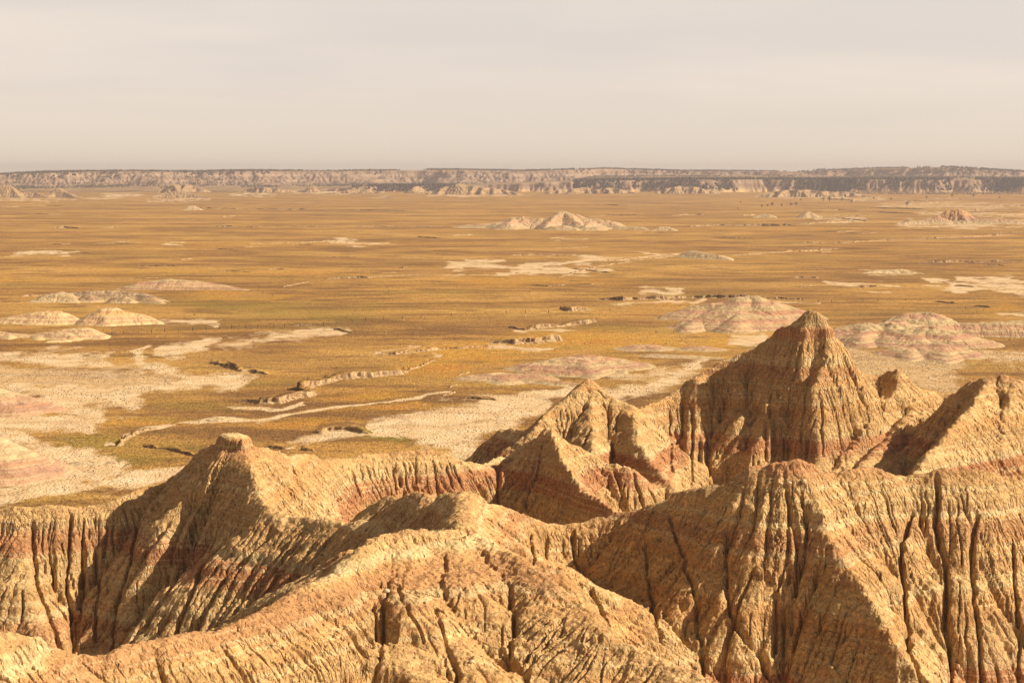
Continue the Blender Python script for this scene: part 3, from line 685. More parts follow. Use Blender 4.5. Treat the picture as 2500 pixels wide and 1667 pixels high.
CB = [
 (11, 'dark shaded cut bank standing alone left of centre', (522, 886), (545, 894), (580, 905), (620, 914), (645, 918)),
 (16, 'long winding cut bank across the near grass', (595, 980), (631, 990), (681, 988), (723, 976), (746, 969), (756, 950), (788, 942), (840, 924), (906, 920), (960, 915), (998, 903)),
 (9, 'low cut bank above the orange grass', (926, 865), (968, 865), (1020, 860), (1070, 853)),
 (17, 'tallest cut bank with fluted pale face near the centre', (1205, 842), (1250, 843), (1310, 840), (1372, 834)),
 (11, 'thin slanting cut bank right of centre', (1285, 806), (1330, 802), (1366, 799), (1420, 792), (1463, 783)),
 (11, 'short fluted cut bank behind the slanting one', (1360, 757), (1392, 762), (1445, 759)),
 (10, 'long straight cut bank behind the pale mounds', (1455, 732), (1519, 736), (1576, 734), (1670, 728), (1760, 728), (1851, 728), (1970, 733)),
 (4, None, (1072, 852), (1130, 851), (1205, 845)), (4, None, (1000, 902), (1030, 893), (1060, 880)), (5, None, (700, 950), (735, 962)), (4, None, (1390, 792), (1440, 785)), (5, None, (1240, 800), (1285, 806)),
 (5, None, (800, 683), (850, 682), (910, 681)), (6, None, (130, 558), (165, 557), (200, 559)), (3, None, (240, 557), (290, 556)), (5, None, (525, 555), (573, 555)),
 (2, None, (575, 555), (830, 554)), (2.2, None, (860, 554), (980, 553)), (2.6, None, (1000, 554), (1160, 553)), (3, None, (1100, 577), (1160, 575)), (2.5, None, (1015, 580), (1080, 583)),
 (3.5, None, (1681, 553), (1740, 551), (1792, 550)), (5, None, (1790, 551), (1860, 550), (1945, 551)), (3, None, (1950, 548), (2017, 544), (2106, 539)), (3, None, (1930, 594), (2070, 592), (2195, 585)), (3.5, None, (2195, 585), (2356, 580), (2481, 573)),
 (4, None, (1781, 624), (1900, 617), (1981, 612), (2050, 606)), (4, None, (2240, 640), (2350, 638), (2520, 637)), (3, None, (2400, 646), (2465, 647)), (4.5, None, (1925, 679), (2000, 678)), (7, None, (2108, 704), (2142, 703)), (4, None, (1955, 700), (1982, 699)),
 (3, None, (2053, 529), (2130, 528)), (3, None, (1360, 680), (1450, 655), (1560, 637)), (3.5, None, (1460, 640), (1560, 632), (1680, 624)), (3, None, (1395, 658), (1490, 668)),
 (4, None, (1660, 749), (1700, 747)), (7, None, (262, 1086), (285, 1088), (312, 1068), (345, 1052), (382, 1043)), (7, None, (348, 1088), (382, 1096), (432, 1103), (474, 1117)), (7, None, (645, 1092), (700, 1098), (730, 1094)), (7, None, (735, 1098), (765, 1100)),
 (16, 'flat topped pale bank beside the bright green patch', (768, 1064), (800, 1060), (850, 1060), (893, 1062)), (4, None, (1082, 966), (1100, 962), (1110, 955)), (4, None, (1098, 944), (1118, 938)), (3.5, None, (1122, 916), (1146, 908)), (5, None, (1140, 972), (1210, 978)),
 (4, None, (815, 806), (860, 815)), (4, None, (2330, 700), (2375, 702)), (4, None, (2280, 738), (2330, 742)), (5, None, (2375, 750), (2420, 752)), (4, None, (50, 725), (120, 722)), (3, None, (690, 702), (760, 690)), (3, None, (1240, 625), (1330, 622)), (2.5, None, (610, 598), (820, 591)), (2.5, None, (280, 592), (320, 591)), (2, None, (1350, 607), (1440, 603)),
 (2.2, None, (460, 508), (560, 510)), (2.2, None, (560, 511), (800, 512)), (2, None, (840, 513), (1000, 515)), (2, None, (0, 506), (50, 505)), (3, None, (1640, 527), (1720, 525)), (3, None, (1810, 528), (1850, 526)), (2.6, None, (2120, 507), (2260, 511)), (3, None, (2240, 498), (2350, 494)), (3, None, (2350, 516), (2440, 514)), (3, None, (2200, 492), (2290, 492)), (3, None, (2420, 505), (2520, 504)), (2.5, None, (2030, 532), (2120, 541)), (2.5, None, (2000, 487), (2080, 489)), (3, None, (2440, 530), (2520, 528)), (2.5, None, (2270, 487), (2360, 486)), (2.5, None, (2140, 520), (2230, 522)),
]
for i, (hp, lb, *pts) in enumerate(CB):
    cutbank(pts, hp, lb, i * 7.7)
for i in range(46):                       # short far-off scarps
    py = 700 - 200 * rs.rand() ** 0.8; px = rs.uniform(-250, 2750); ln = rs.uniform(25, 120)
    cutbank([(px, py), (px + ln / 2, py + rs.uniform(-2, 1)), (px + ln, py + rs.uniform(-3, 3))], rs.uniform(1.2, 2.6), None, 900 + i * 3.3)

# ---- clay mounds on the plain
PINK = (0.58, 0.335, 0.20); MAUVE = (0.45, 0.235, 0.15); GREYC = (0.52, 0.37, 0.195); PALEC = (0.70, 0.52, 0.31); BRICK = (0.46, 0.26, 0.17); OLV = (0.50, 0.365, 0.20)
M_MV = strata_mat('clay_mauve', [(-1, PALEC), (0.3, GREYC), (1.2, MAUVE), (2.3, GREYC), (3.0, PINK), (4.3, MAUVE), (5.0, GREYC), (6.5, OLV), (7.5, PINK), (8.4, MAUVE), (9.5, GREYC), (11, OLV), (12, PINK), (15, PALEC)], -1, 15, warp=0.55, speck=0.5, bumpd=0.25, bscale=1.1)
M_BD = strata_mat('clay_banded', [(-1, PALEC), (0.5, CREAM), (1.6, PINK), (2.1, CREAM), (3.2, PINK), (4.0, CREAM), (5.2, TAN2), (6.1, RUST), (6.8, CREAM), (8.2, BRICK), (9.2, CREAM), (15, CREAM)], -1, 15, warp=0.4, speck=0.5, bumpd=0.25, bscale=1.1)
M_RD = strata_mat('clay_red', [(-1, PALEC), (0.4, PINK), (1.5, BRICK), (3.2, BRICK), (4.0, PINK), (5.0, OLV), (7.5, PALEC), (10, OLV), (15, PALEC)], -1, 15, warp=0.5, speck=0.4, bumpd=0.25, bscale=1.1)
M_GR = strata_mat('clay_grey', [(-1, PALEC), (2, GREYC), (6, (0.60, 0.42, 0.25)), (9, PINK), (11, GREYC), (15, PINK), (18, GREYC), (30, PALEC)], -1, 30, warp=1.2, speck=0.5, bumpd=0.5, bscale=0.6)
FA = (0.45, 0.28, 0.145); FB = (0.54, 0.365, 0.20)
M_FAR = strata_mat('clay_far', [(-1, FA), (8, FB), (14, FA), (19, FB), (24, FA), (30, FB), (40, FA), (60, FB), (80, FA), (110, FA)], -1, 110, warp=3.0, speck=0.5, bumpd=2.0, bscale=0.12)
def mound(name, label, mat, rl, cellpx=0.9, K=0.05, rough=0.12, dmul=0.22, talus=1.2, A0=4):
    rr = [(1, a, b_, rad, PL(*pts)) for (a, b_, rad, *pts) in rl]
    allp = np.array([q for r_ in rr for q in r_[4]])
    smin = min(min(r_[1], r_[2]) for r_ in rr)
    hm = max(allp[:, 2].max(), 1.0)
    pad = hm / smin * 1.15 + 4
    x0, x1 = allp[:, 0].min() - pad, allp[:, 0].max() + pad; y0, y1 = allp[:, 1].min() - pad, allp[:, 1].max() + pad
    Ym = allp[:, 1].mean(); c = Ym / FPX * 2.44 * cellpx * 0.7
    c = max(c, math.sqrt((x1 - x0) * (y1 - y0) / 260000))
    nx, ny = int((x1 - x0) / c) + 2, int((y1 - y0) / c) + 2
    X, Y = np.meshgrid(np.linspace(x0, x1, nx, dtype=np.float32), np.linspace(y0, y1, ny, dtype=np.float32))
    wsc = hm * 1.3
    Z, _, dcr = seg_max(X + 0.22 * hm * fbm(X / wsc, Y / wsc, 3, 7), Y + 0.22 * hm * fbm(X / wsc, Y / wsc, 3, 17), rr, True)
    for _ in range(6):
        Z = Z + 0.2 * (shift(Z, 1, 0) + shift(Z, -1, 0) + shift(Z, 0, 1) + shift(Z, 0, -1) - 4 * Z)
    Z = Z + rough * hm * fbm(X / (0.5 * hm + 2 * c), Y / (0.5 * hm + 2 * c), 3, 27) * np.clip(Z / hm + 0.2, 0, 1) * np.clip(dcr / (0.2 * hm), 0.25, 1)
    k = 0.35 * max(c, 0.4)
    Z = np.logaddexp(Z / k, -0.6 / k) * k
    Z = erode(Z, c, 9, K * c, np.clip(dcr * dmul, 0.02 * hm, 0.2 * hm), talus, 0.01, 5, A0=A0 * c * c)
    Z = Z + 0.35 * c * 0.5 * fbm(X / (2.5 * c), Y / (2.5 * c), 2, 37)
    g0 = gz(X, Y)
    Z = Z + g0 * 0.9 - 0.12
    ob = grid_mesh(name, X, Y, Z, mat, (Z - g0)[:-1, :-1] > -0.45)
    return tag(ob, label, name, kind='structure')
mound('mound', 'reddish mound cut by the left edge beside white flats', M_RD, [(.45, .45, 3, (-220, 935, 612), (-80, 930, 606), (0, 948, 602), (60, 968, 600), (110, 990, 598), (165, 1009, 598)), (.4, .4, 3, (-20, 950, 600), (30, 985, 592))])
mound('mound', 'lower red mound at the left edge above the white strip', M_RD, [(.45, .45, 3, (-220, 1040, 480), (-80, 1052, 476), (0, 1080, 474), (60, 1112, 474), (105, 1134, 474), (150, 1166, 472)), (.4, .4, 2, (-20, 1085, 472), (20, 1130, 464), (60, 1165, 462))])
mound('mound', 'low pale dome on the white flats at left', M_GR, [(.16, .16, 5, (170, 1138, 486), (215, 1127, 488), (255, 1136, 486))])
mound('mound', 'tiny pale dome beside the thin white track', M_GR, [(.22, .22, 2, (500, 1024, 578), (535, 1016, 578), (568, 1025, 577))])
mound('mound', 'flat red banded mound left of the pointed banded one', M_BD, [(.5, .42, 3, (-60, 790, 955), (30, 770, 955), (115, 757, 955), (141, 759, 953), (168, 771, 950), (199, 782, 948))], K=0.09)
mound('mound', 'pointed cream mound with red bands at left', M_BD, [(.5, .5, 2, (180, 787, 945), (230, 768, 948), (256, 750, 950), (276, 749, 950), (306, 758, 950), (344, 766, 950), (385, 785, 945)), (.5, .5, 2, (262, 750, 950), (258, 782, 935))], K=0.09)
mound('mound', 'knobby cream mound below the two banded ones', M_BD, [(.5, .45, 3, (-80, 800, 880), (0, 808, 875), (77, 816, 870), (153, 803, 868), (207, 799, 866), (240, 820, 858)), (.45, .45, 2, (20, 812, 872), (25, 835, 850)), (.45, .45, 2, (100, 812, 870), (95, 835, 846), (120, 848, 836)), (.35, .35, 3, (160, 806, 865), (190, 835, 845), (250, 850, 830)), (.4, .4, 2, (120, 832, 842), (150, 826, 845))], K=0.08)
mound('mound', 'pale cone at the left end of the dark mottled mounds', M_GR, [(.5, .45, 3, (62, 738, 1105), (115, 719, 1110), (150, 712, 1112), (172, 719, 1108), (192, 739, 1096))], K=0.08)
mound('mound', 'dark mottled mounds with small round domes', strata_mat('clay_dark', [(-1, PALEC), (0.8, GREYC), (2.2, (0.30, 0.19, 0.12)), (4, (0.36, 0.24, 0.15)), (5, GREYC), (7, (0.34, 0.22, 0.14)), (12, GREYC)], -1, 12, warp=1.4, speck=0.7, bumpd=0.3, bscale=1.1),
      [(.5, .4, 2, (172, 712, 1135), (220, 711, 1135), (268, 708, 1136), (344, 713, 1130), (383, 726, 1118), (428, 741, 1100)), (.5, .6, 1.5, (205, 722, 1105), (222, 721, 1105)), (.5, .6, 1.5, (282, 726, 1098), (305, 724, 1098), (316, 732, 1095)), (.4, .4, 1.5, (360, 722, 1110), (390, 736, 1092))], rough=0.22)
mound('mound', 'long smooth pink dome farthest of the left mounds', M_MV, [(.5, .4, 6, (300, 702, 1225), (344, 689, 1228), (413, 681, 1230), (474, 686, 1228), (536, 695, 1222), (600, 708, 1210))], rough=0.06)
mound('mound', 'low pink rise on the speckled flats', M_MV, [(.2, .2, 4, (180, 880, 775), (240, 867, 776), (310, 879, 774))])
mound('mound', 'faint pink swell near the left edge', M_MV, [(.15, .15, 4, (60, 900, 738), (110, 893, 738), (170, 900, 738)), (.15, .15, 4, (0, 922, 705), (50, 916, 706), (120, 922, 705))])
mound('mound', 'small lone pale dome far out on the left plain', M_GR, [(.5, .5, 3, (447, 510, 3790), (462, 502, 3800), (472, 502, 3800), (487, 509, 3790))])
mound('mound', 'broad pale cluster of clay hills out on the middle plain', M_GR, [(.5, .35, 5, (1130, 548, 2600), (1234, 541, 2590), (1255, 530, 2590), (1276, 526, 2590), (1305, 533, 2580), (1344, 531, 2580), (1369, 518, 2590), (1386, 519, 2590), (1401, 523, 2585), (1416, 533, 2570), (1455, 533, 2570), (1487, 537, 2560), (1508, 551, 2530), (1562, 554, 2500), (1585, 563, 2450)),
      (.5, .5, 3, (1378, 515, 2590), (1400, 535, 2540), (1420, 545, 2490)), (.5, .5, 3, (1369, 515, 2590), (1340, 540, 2530), (1330, 555, 2470)), (.4, .4, 3, (1440, 540, 2520), (1430, 553, 2460)), (.4, .4, 3, (1250, 533, 2580), (1240, 548, 2510)), (.4, .4, 3, (1350, 553, 2460), (1380, 551, 2455), (1400, 556, 2450)), (.4, .4, 3, (1440, 555, 2450), (1455, 553, 2450))], K=0.1)
mound('mound', 'small pale dome right of the middle clay hills', M_GR, [(.4, .4, 3, (1592, 562, 2440), (1614, 553, 2450), (1630, 554, 2448), (1650, 564, 2430))])
mound('mound', 'long pinkish mounds in front of the pale wash at centre right', M_MV, [(.22, .20, 4, (1130, 940, 690), (1150, 922, 692), (1170, 914, 694), (1213, 909, 695), (1260, 911, 693), (1300, 915, 690)), (.22, .2, 3, (1280, 905, 722), (1316, 885, 728), (1347, 888, 726), (1375, 903, 716)),
      (.2, .18, 4, (1350, 892, 732), (1395, 874, 736), (1427, 866, 738), (1458, 871, 737), (1500, 890, 730), (1560, 905, 722), (1600, 920, 705)), (.25, .25, 2, (1427, 868, 737), (1440, 905, 705), (1452, 925, 690)), (.25, .25, 2, (1500, 892, 728), (1540, 925, 695)), (.25, .25, 2, (1330, 925, 682), (1380, 930, 674), (1430, 938, 668)), (.25, .25, 2, (1310, 900, 710), (1400, 905, 705)), (.25, .25, 2, (1210, 911, 694), (1240, 925, 680))], K=0.08)
mound('mound', 'reddish back row of mounds left of the tall butte', M_MV, [(.2, .17, 4, (1425, 862, 805), (1500, 858, 806), (1550, 848, 808), (1576, 841, 810), (1618, 852, 806), (1668, 852, 806), (1712, 845, 806), (1760, 862, 795)), (.2, .18, 3, (1600, 862, 780), (1680, 866, 775), (1750, 872, 770))])
mound('mound', 'tall pale mound banded with mauve left of the cap of the tall butte', M_MV, [(.38, .3, 4, (1640, 768, 985), (1717, 743, 985), (1786, 734, 985), (1825, 721, 988), (1859, 730, 985), (1890, 748, 980), (1945, 764, 970)), (.35, .3, 4, (1625, 806, 920), (1680, 785, 922), (1737, 769, 925), (1802, 759, 925), (1867, 772, 922), (1920, 790, 915)), (.4, .4, 3, (1802, 760, 925), (1790, 795, 895)), (.4, .4, 3, (1700, 780, 920), (1680, 805, 895))], K=0.07)
mound('mound', 'long flat topped mauve mound reaching the right edge', M_MV, [(.5, .45, 4, (2185, 790, 890), (2215, 766, 893), (2240, 761, 894), (2272, 761, 893), (2310, 787, 885), (2387, 789, 883), (2500, 781, 883), (2700, 790, 880))], K=0.1)
mound('mound', 'grey and pink mounds right behind the tall butte', M_MV, [(.32, .26, 4, (2010, 815, 855), (2060, 800, 858), (2112, 788, 860), (2146, 798, 857), (2184, 784, 860), (2207, 803, 852), (2240, 812, 846)), (.4, .4, 3, (2112, 790, 858), (2100, 835, 820)), (.4, .4, 3, (2184, 786, 858), (2200, 830, 822)),
      (.32, .28, 4, (2234, 803, 835), (2272, 795, 836), (2310, 813, 832), (2350, 838, 820), (2387, 864, 800), (2425, 892, 770)), (.3, .25, 4, (2180, 862, 782), (2234, 842, 786), (2291, 838, 784), (2340, 855, 775), (2375, 875, 765), (2410, 898, 745)), (.4, .35, 3, (2230, 845, 784), (2220, 880, 755)), (.4, .35, 3, (2300, 842, 782), (2310, 885, 745))], K=0.08)
mound('mound', 'small red peaked hill far off near the right edge', strata_mat('clay_redpeak', [(-1, PALEC), (3, GREYC), (8, MAUVE), (14, RUST), (25, RUST)], -1, 30, bumpd=0.6, bscale=0.5), [(.6, .6, 2, (2288, 527, 2800), (2316, 513, 2810), (2328, 511, 2810), (2345, 511, 2805), (2358, 537, 2770)), (.3, .3, 3, (2200, 542, 2760), (2250, 536, 2780), (2290, 530, 2790)), (.3, .25, 3, (2358, 535, 2780), (2400, 532, 2780), (2480, 538, 2760)), (.6, .6, 2, (2212, 536, 2780), (2219, 533, 2780))], K=0.1)
mound('mound', 'low grey peak with a long pale tail on the right plain', M_GR, [(.5, .5, 3, (1957, 529, 3130), (1974, 517, 3140), (1985, 522, 3138), (2010, 529, 3130), (2070, 534, 3080))])
mound('mound', 'tiny dark hump left of the low grey peak', M_GR, [(.5, .5, 3, (1842, 529, 3150), (1862, 522, 3160), (1880, 524, 3150), (1892, 530, 3140))])
mound('mound', 'pale triangular hump in the grass right of centre', M_GR, [(.35, .35, 2, (1690, 612, 1700), (1740, 622, 1650), (1757, 623, 1640), (1790, 638, 1612))])
mound('mound', 'low dark arc of broken clay on the right plain', M_GR, [(.3, .5, 2, (2104, 667, 1420), (2140, 657, 1430), (2200, 655, 1432), (2248, 665, 1420))])
mound('mound', 'dark cone far away at the left edge', M_FAR, [(.7, .7, 3, (-30, 470, 5600), (0, 452, 5620), (18, 450, 5620), (36, 463, 5600), (55, 484, 5550))], K=0.14)
mound('mound', 'twin pale far hills near the left edge', M_FAR, [(.6, .6, 3, (40, 468, 5700), (90, 467, 5700), (114, 480, 5650), (130, 466, 5700), (143, 457, 5710), (161, 468, 5690), (200, 485, 5500))], K=0.14)
mound('mound', 'low pale far hills below the tan butte at left', M_FAR, [(.5, .45, 3, (362, 484, 5500), (403, 468, 5560), (443, 467, 5560), (475, 474, 5540), (512, 482, 5500))], K=0.14)
mound('mound', 'small pale dome on the far plain left of the long butte', M_FAR, [(.5, .5, 3, (905, 483, 5450), (941, 476, 5480), (968, 484, 5450))])
def jag(x0, x1, top, base, Y, n, seed, sl=0.75):
    """a jagged row of far buttes between two photo columns"""
    q = np.random.RandomState(seed); pts = []
    xs = np.linspace(x0, x1, n)
    for i, x in enumerate(xs):
        e = min(1, 3.2 * min(i, n - 1 - i) / n)
        pts.append((x, base - (base - np.interp((x - x0) / (x1 - x0), np.linspace(0, 1, len(top)), top)) * (0.25 + 0.75 * e) * q.uniform(0.82, 1.0), Y + q.uniform(-60, 60)))
    rl = [(sl, sl, 2, *pts)]
    for i in range(1, n - 1, 2):
        x, y_, Y_ = pts[i]
        rl.append((sl * 1.1, sl * 1.1, 2, (x, y_ + 1, Y_), (x + q.uniform(-12, 12), (y_ + base) / 2 + 2, Y_ - 45)))
    return rl
mound('butte', 'long jagged tan butte far off in the middle', M_FAR, jag(1036, 1274, [462, 446, 442, 447, 449, 456, 454, 455, 463], 476, 6450, 19, 3, 0.8), K=0.2, dmul=0.4, talus=1.8)
mound('butte', 'tan far butte behind the low pale hills at left', M_FAR, jag(385, 520, [458, 448, 449, 452, 460], 469, 7000, 11, 4), K=0.2, dmul=0.4)
mound('butte', 'small jagged far butte right of the tan one', M_FAR, jag(585, 740, [453, 451, 458, 460, 461], 468, 7050, 11, 5), K=0.2, dmul=0.4)
mound('butte', 'tiny dark pointed far butte', M_FAR, [(.9, .9, 3, (748, 466, 7000), (760, 451, 7020), (766, 453, 7020), (776, 467, 7000))], K=0.2)
mound('butte', 'low pale far butte left of the long jagged one', M_FAR, jag(800, 960, [466, 461, 459, 464, 468], 474, 6700, 11, 6, 0.5), K=0.2)
mound('butte', 'sharp small far butte touching the long jagged one', M_FAR, jag(990, 1045, [462, 451, 462], 472, 6800, 7, 8), K=0.2)
mound('butte', 'row of small tan far buttes right of the long jagged one', M_FAR, jag(1330, 1560, [462, 452, 460, 455, 462, 454, 458, 465], 472, 6700, 21, 9, 0.8), K=0.2, dmul=0.4)
mound('butte', 'pinnacled far butte right of centre', M_FAR, jag(1605, 1760, [455, 448, 452, 455, 460, 464], 471, 6650, 15, 10, 0.9), K=0.2, dmul=0.4)
mound('butte', 'ragged line of far buttes below the wooded cliffs', M_FAR, jag(1840, 2170, [466, 457, 458, 460, 464, 466, 468, 472, 474], 483, 5800, 25, 11, 0.7), K=0.2, dmul=0.4)
# ---- the far escarpment
def far_wall(name, label, r0, r1, rim, base, crest, dth, seed, wig, steep, Kk, jagk=1.0, th0=-0.42, th1=0.42, flat=-0.004):
    """a cliff line: rim(px) = distance where the top edge stands, base(px) = ground height in front, crest(px) = height of the top edge"""
    nc = int((th1 - th0) / dth); nr = int(math.log(r1 / r0) / dth)
    th = np.linspace(th0, th1, nc); rr_ = np.exp(np.linspace(math.log(r0), math.log(r1), nr))[:, None]
    X = (rr_ * np.sin(th)[None, :]).astype(np.float32); Y = (rr_ * np.cos(th)[None, :]).astype(np.float32)
    px = (1250 + FPX * np.tan(th)).astype(np.float32)[None, :] + 0 * X
    R = rim(px) + wig * fbm(X / (wig * 2.2), Y / (wig * 2.2), 5, seed, 0.62)
    D = (Y - R)                                      # metres behind the rim
    hb, hc = base(px, Y), crest(px)
    run = (hc - hb) / steep
    f = np.clip(1 + D / run, 0, 1)
    f = 0.75 * f + 0.25 * (np.floor(f * 3) + np.clip((f * 3 % 1) * 2.4 - 0.7, 0, 1)) / 3      # benches
    n = fbm(X / 130, Y / 130, 4, seed + 9, 0.6)
    Z = hb + (hc - hb) * f + n * 26 * jagk * np.clip(4 * f * (1 - f) + 0.12, 0, 1) + np.maximum(D, 0) * flat + 0
    c = (rr_ * dth).astype(np.float32)
    Z = erode(Z.astype(np.float32), c, 12, Kk, np.clip((hc - hb) * 0.30 * np.clip(1.2 * f + 0.15, 0, 1) * (1.25 - f), 0.4, 34), 1.6, 0.0, seed, A0=100)
    ob = grid_mesh(name, X, Y, Z, M_WALL)
    tag(ob, label, name, kind='structure')
    return X, Y, Z, D
def lerp(xs, ys):
    return lambda p_: np.interp(p_, xs, ys).astype(np.float32)
M_WALL, t, b = new_mat('far_wall_clay')
p = pos(t); gn = N(t, 'ShaderNodeNewGeometry'); s_ = N(t, 'ShaderNodeSeparateXYZ'); L(t, gn.outputs['True Normal'], s_.inputs[0])
s2 = N(t, 'ShaderNodeSeparateXYZ'); L(t, p, s2.inputs[0])
zz_ = math_(t, 'ADD', s2.outputs['Z'], math_(t, 'MULTIPLY', math_(t, 'SUBTRACT', noise(t, p, 0.004, 3), 0.5), 14))
col = ramp(t, math_(t, 'DIVIDE', zz_, 120), [(0.0, TAN2), (0.12, (0.38, 0.25, 0.155)), (0.2, (0.29, 0.185, 0.12)), (0.28, (0.43, 0.285, 0.18)), (0.4, (0.32, 0.21, 0.135)), (0.5, (0.46, 0.31, 0.20)), (0.6, (0.31, 0.20, 0.13)), (0.75, (0.43, 0.285, 0.18))])
veg = math_(t, 'MULTIPLY', ramp(t, s_.outputs['Z'], [(0.90, 0.0), (0.975, 1.0)]), 0.9)
col = mix(t, veg, col, mix(t, ramp(t, noise(t, p, 0.012, 4, 0.6), [(0.42, 0.0), (0.56, 1.0)]), (0.40, 0.255, 0.105), (0.25, 0.155, 0.075)))
L(t, col, b.inputs['Base Color'])
sx_ = [-900, 0, 60, 100, 300, 470, 620, 830, 1040, 1187, 1276, 1312, 1401, 1473, 1670, 1956, 1996, 2049, 2124, 2231, 2320, 2410, 2500, 3400]
sy_ = [424, 424, 420, 419, 416, 417, 415, 416, 412.5, 414, 416, 415, 412, 410, 415, 417, 413, 414, 410, 408, 407, 413, 417, 414]
rimY = lerp([-900, 0, 500, 900, 1300, 1700, 2000, 2300, 2600, 3400], [8300, 8500, 8900, 9300, 9600, 9900, 9600, 8900, 8600, 8300])
crestZ = lambda p_: (H + np.interp(p_, sx_, [420.0 - q for q in sy_]).astype(np.float32) * rimY(p_) / FPX - 5)
def bz(p_, Y_):
    k = np.interp(p_, [-900, 1250, 1450, 3400], [0, 0, 1, 1]).astype(np.float32)
    return 2 + (1 - k) * np.clip((Y_ - 7700) / 900, 0, 1) * 13 + k * np.clip((Y_ - 7300) / 350, 0, 1) * np.interp(p_, [1250, 1450, 1750, 3400], [10, 42, 46, 46]).astype(np.float32) + k * np.clip((Y_ - 8000) / 1500, 0, 1) * 8
WX, WY, WZ, WD = far_wall('escarpment', 'long pale badlands wall closing the plain under a wooded rim', 7500, 13500, rimY, bz, crestZ, 0.00062, 61, 330, 0.30, 0.16)
rim2 = lerp([-900, 700, 900, 1040, 1250, 1450, 1700, 2000, 2300, 2600, 3400], [7600, 7600, 7350, 7300, 7400, 7350, 7250, 7150, 7000, 6900, 6800])
c2 = lerp([-900, 600, 760, 900, 1040, 1100, 1250, 1450, 1700, 2000, 2300, 3400], [1, 1, 5, 20, 22, 20, 30, 42, 46, 46, 47, 47])
VX, VY, VZ, VD = far_wall('escarpment', 'lower line of tan cliffs with dark trees along the top at right', 6500, 8300, rim2, lambda p_, Y_: -4 + 0 * p_, c2, 0.00055, 71, 110, 0.75, 0.15, 0.35, flat=0.0)
# country behind the rim
q = np.array([[-9000, 11500, 74], [9000, 11500, 74], [40000, 60000, 60], [-40000, 60000, 60]], float)
px_ = np.linspace(-900, 3400, 60); top = []
for Yb, zf in ((12600, 0.0), (16000, 4), (22000, -10), (40000, -60)):
    top.append(np.stack([(px_ - 1250) / FPX * Yb, px_ * 0 + Yb, crestZ(px_) * 1.0 + zf - 18 - (8 if Yb < 13000 else 0) + 6 * fbm(px_ / 300, px_ * 0 + Yb, 3, 5)], -1))
co = np.concatenate(top); idx = np.arange(240).reshape(4, 60)
qq = np.stack([idx[:-1, :-1], idx[:-1, 1:], idx[1:, 1:], idx[1:, :-1]], -1).reshape(-1, 4)
tag(raw_mesh('plateau', co, qq, M_WALL), 'high tableland behind the far wall', 'plateau', kind='structure')

# ---- juniper woods on the rim and the lower cliffs: a far mass nobody could count
M_WD, t, b = new_mat('juniper_wood')
L(t, ramp(t, noise(t, pos(t), 0.05, 3), [(0.3, (0.060, 0.045, 0.035)), (0.7, (0.10, 0.075, 0.05))]), b.inputs['Base Color'])
def clump_verts(rng, n=6):
    """one far tree: a lumpy cone of 3 rings"""
    v = []; f = []
    for k, (zz, rr) in enumerate(((0.05, 0.30), (0.35, 0.5), (0.72, 0.34))):
        for i in range(n):
            a = 2 * math.pi * i / n + k * 0.5
            v.append((rr * math.cos(a), rr * math.sin(a), zz))
    v.append((0, 0, 1.0))
    for k in range(2):
        for i in range(n):
            j = (i + 1) % n
            f += [(k * n + i, k * n + j, (k + 1) * n + j), (k * n + i, (k + 1) * n + j, (k + 1) * n + i)]
    for i in range(n): f.append((2 * n + i, 2 * n + (i + 1) % n, 3 * n))
    return np.array(v, np.float32), np.array(f)
def scatter(name, pts, hs, mat, label, cat, squash=0.75, seed=3, jit=0.25):
    rng = np.random.RandomState(seed)
    v, f = clump_verts(rng)
    n = len(pts)
    s = np.asarray(hs)[:, None, None]
    a = rng.rand(n) * 6.28
    V = np.repeat(v[None], n, 0) * (1 + jit * (rng.rand(n, len(v), 3) - 0.5))
    x = V[..., 0] * np.cos(a)[:, None] - V[..., 1] * np.sin(a)[:, None]; y = V[..., 0] * np.sin(a)[:, None] + V[..., 1] * np.cos(a)[:, None]
    V = np.stack([x * squash, y * squash, V[..., 2]], -1) * s + np.asarray(pts)[:, None, :]
    F = (f[None] + (np.arange(n) * len(v))[:, None, None]).reshape(-1, 3)
    return tag(raw_mesh(name, V.reshape(-1, 3), F, mat, smooth=False), label, cat, kind='stuff')
rw = np.random.RandomState(11)
pts = []; hs = []
def pick(X, Y, Z, m, n, zoff=-0.6, h=(6, 12)):
    ii = np.nonzero(m.ravel())[0]
    if not len(ii): return
    ii = rw.choice(ii, min(n, len(ii)), replace=False)
    for k in ii:
        pts.append((X.ravel()[k], Y.ravel()[k], Z.ravel()[k] + zoff)); hs.append(rw.uniform(*h))
clus = fbm(WX / 260, WY / 260, 4, 801)
pick(WX, WY, WZ, (WD > -40) & (WD < 420) & (clus > -0.12), 9000)
pick(WX, WY, WZ, (WD < -60) & (WD > -900) & (fbm(WX / 180, WY / 180, 4, 811) > 0.14), 5200, h=(5, 9))
cl2 = fbm(VX / 150, VY / 150, 4, 821); vpx = 1250 + FPX * VX / VY
pick(VX, VY, VZ, (VZ > 0) & (VD > -45) & (VD < 140) & (cl2 > -0.22) & ((vpx > 1400) | ((vpx > 860) & (vpx < 1120))), 6500, h=(7, 13))
pick(VX, VY, VZ, (VZ > 2) & (VD > -160) & (VD < 0) & (cl2 > 0.02) & (vpx > 1850), 2600, h=(6, 12))
scatter('woods', pts, hs, M_WD, 'dark juniper woods along the far rim and the lower cliffs', 'woods')
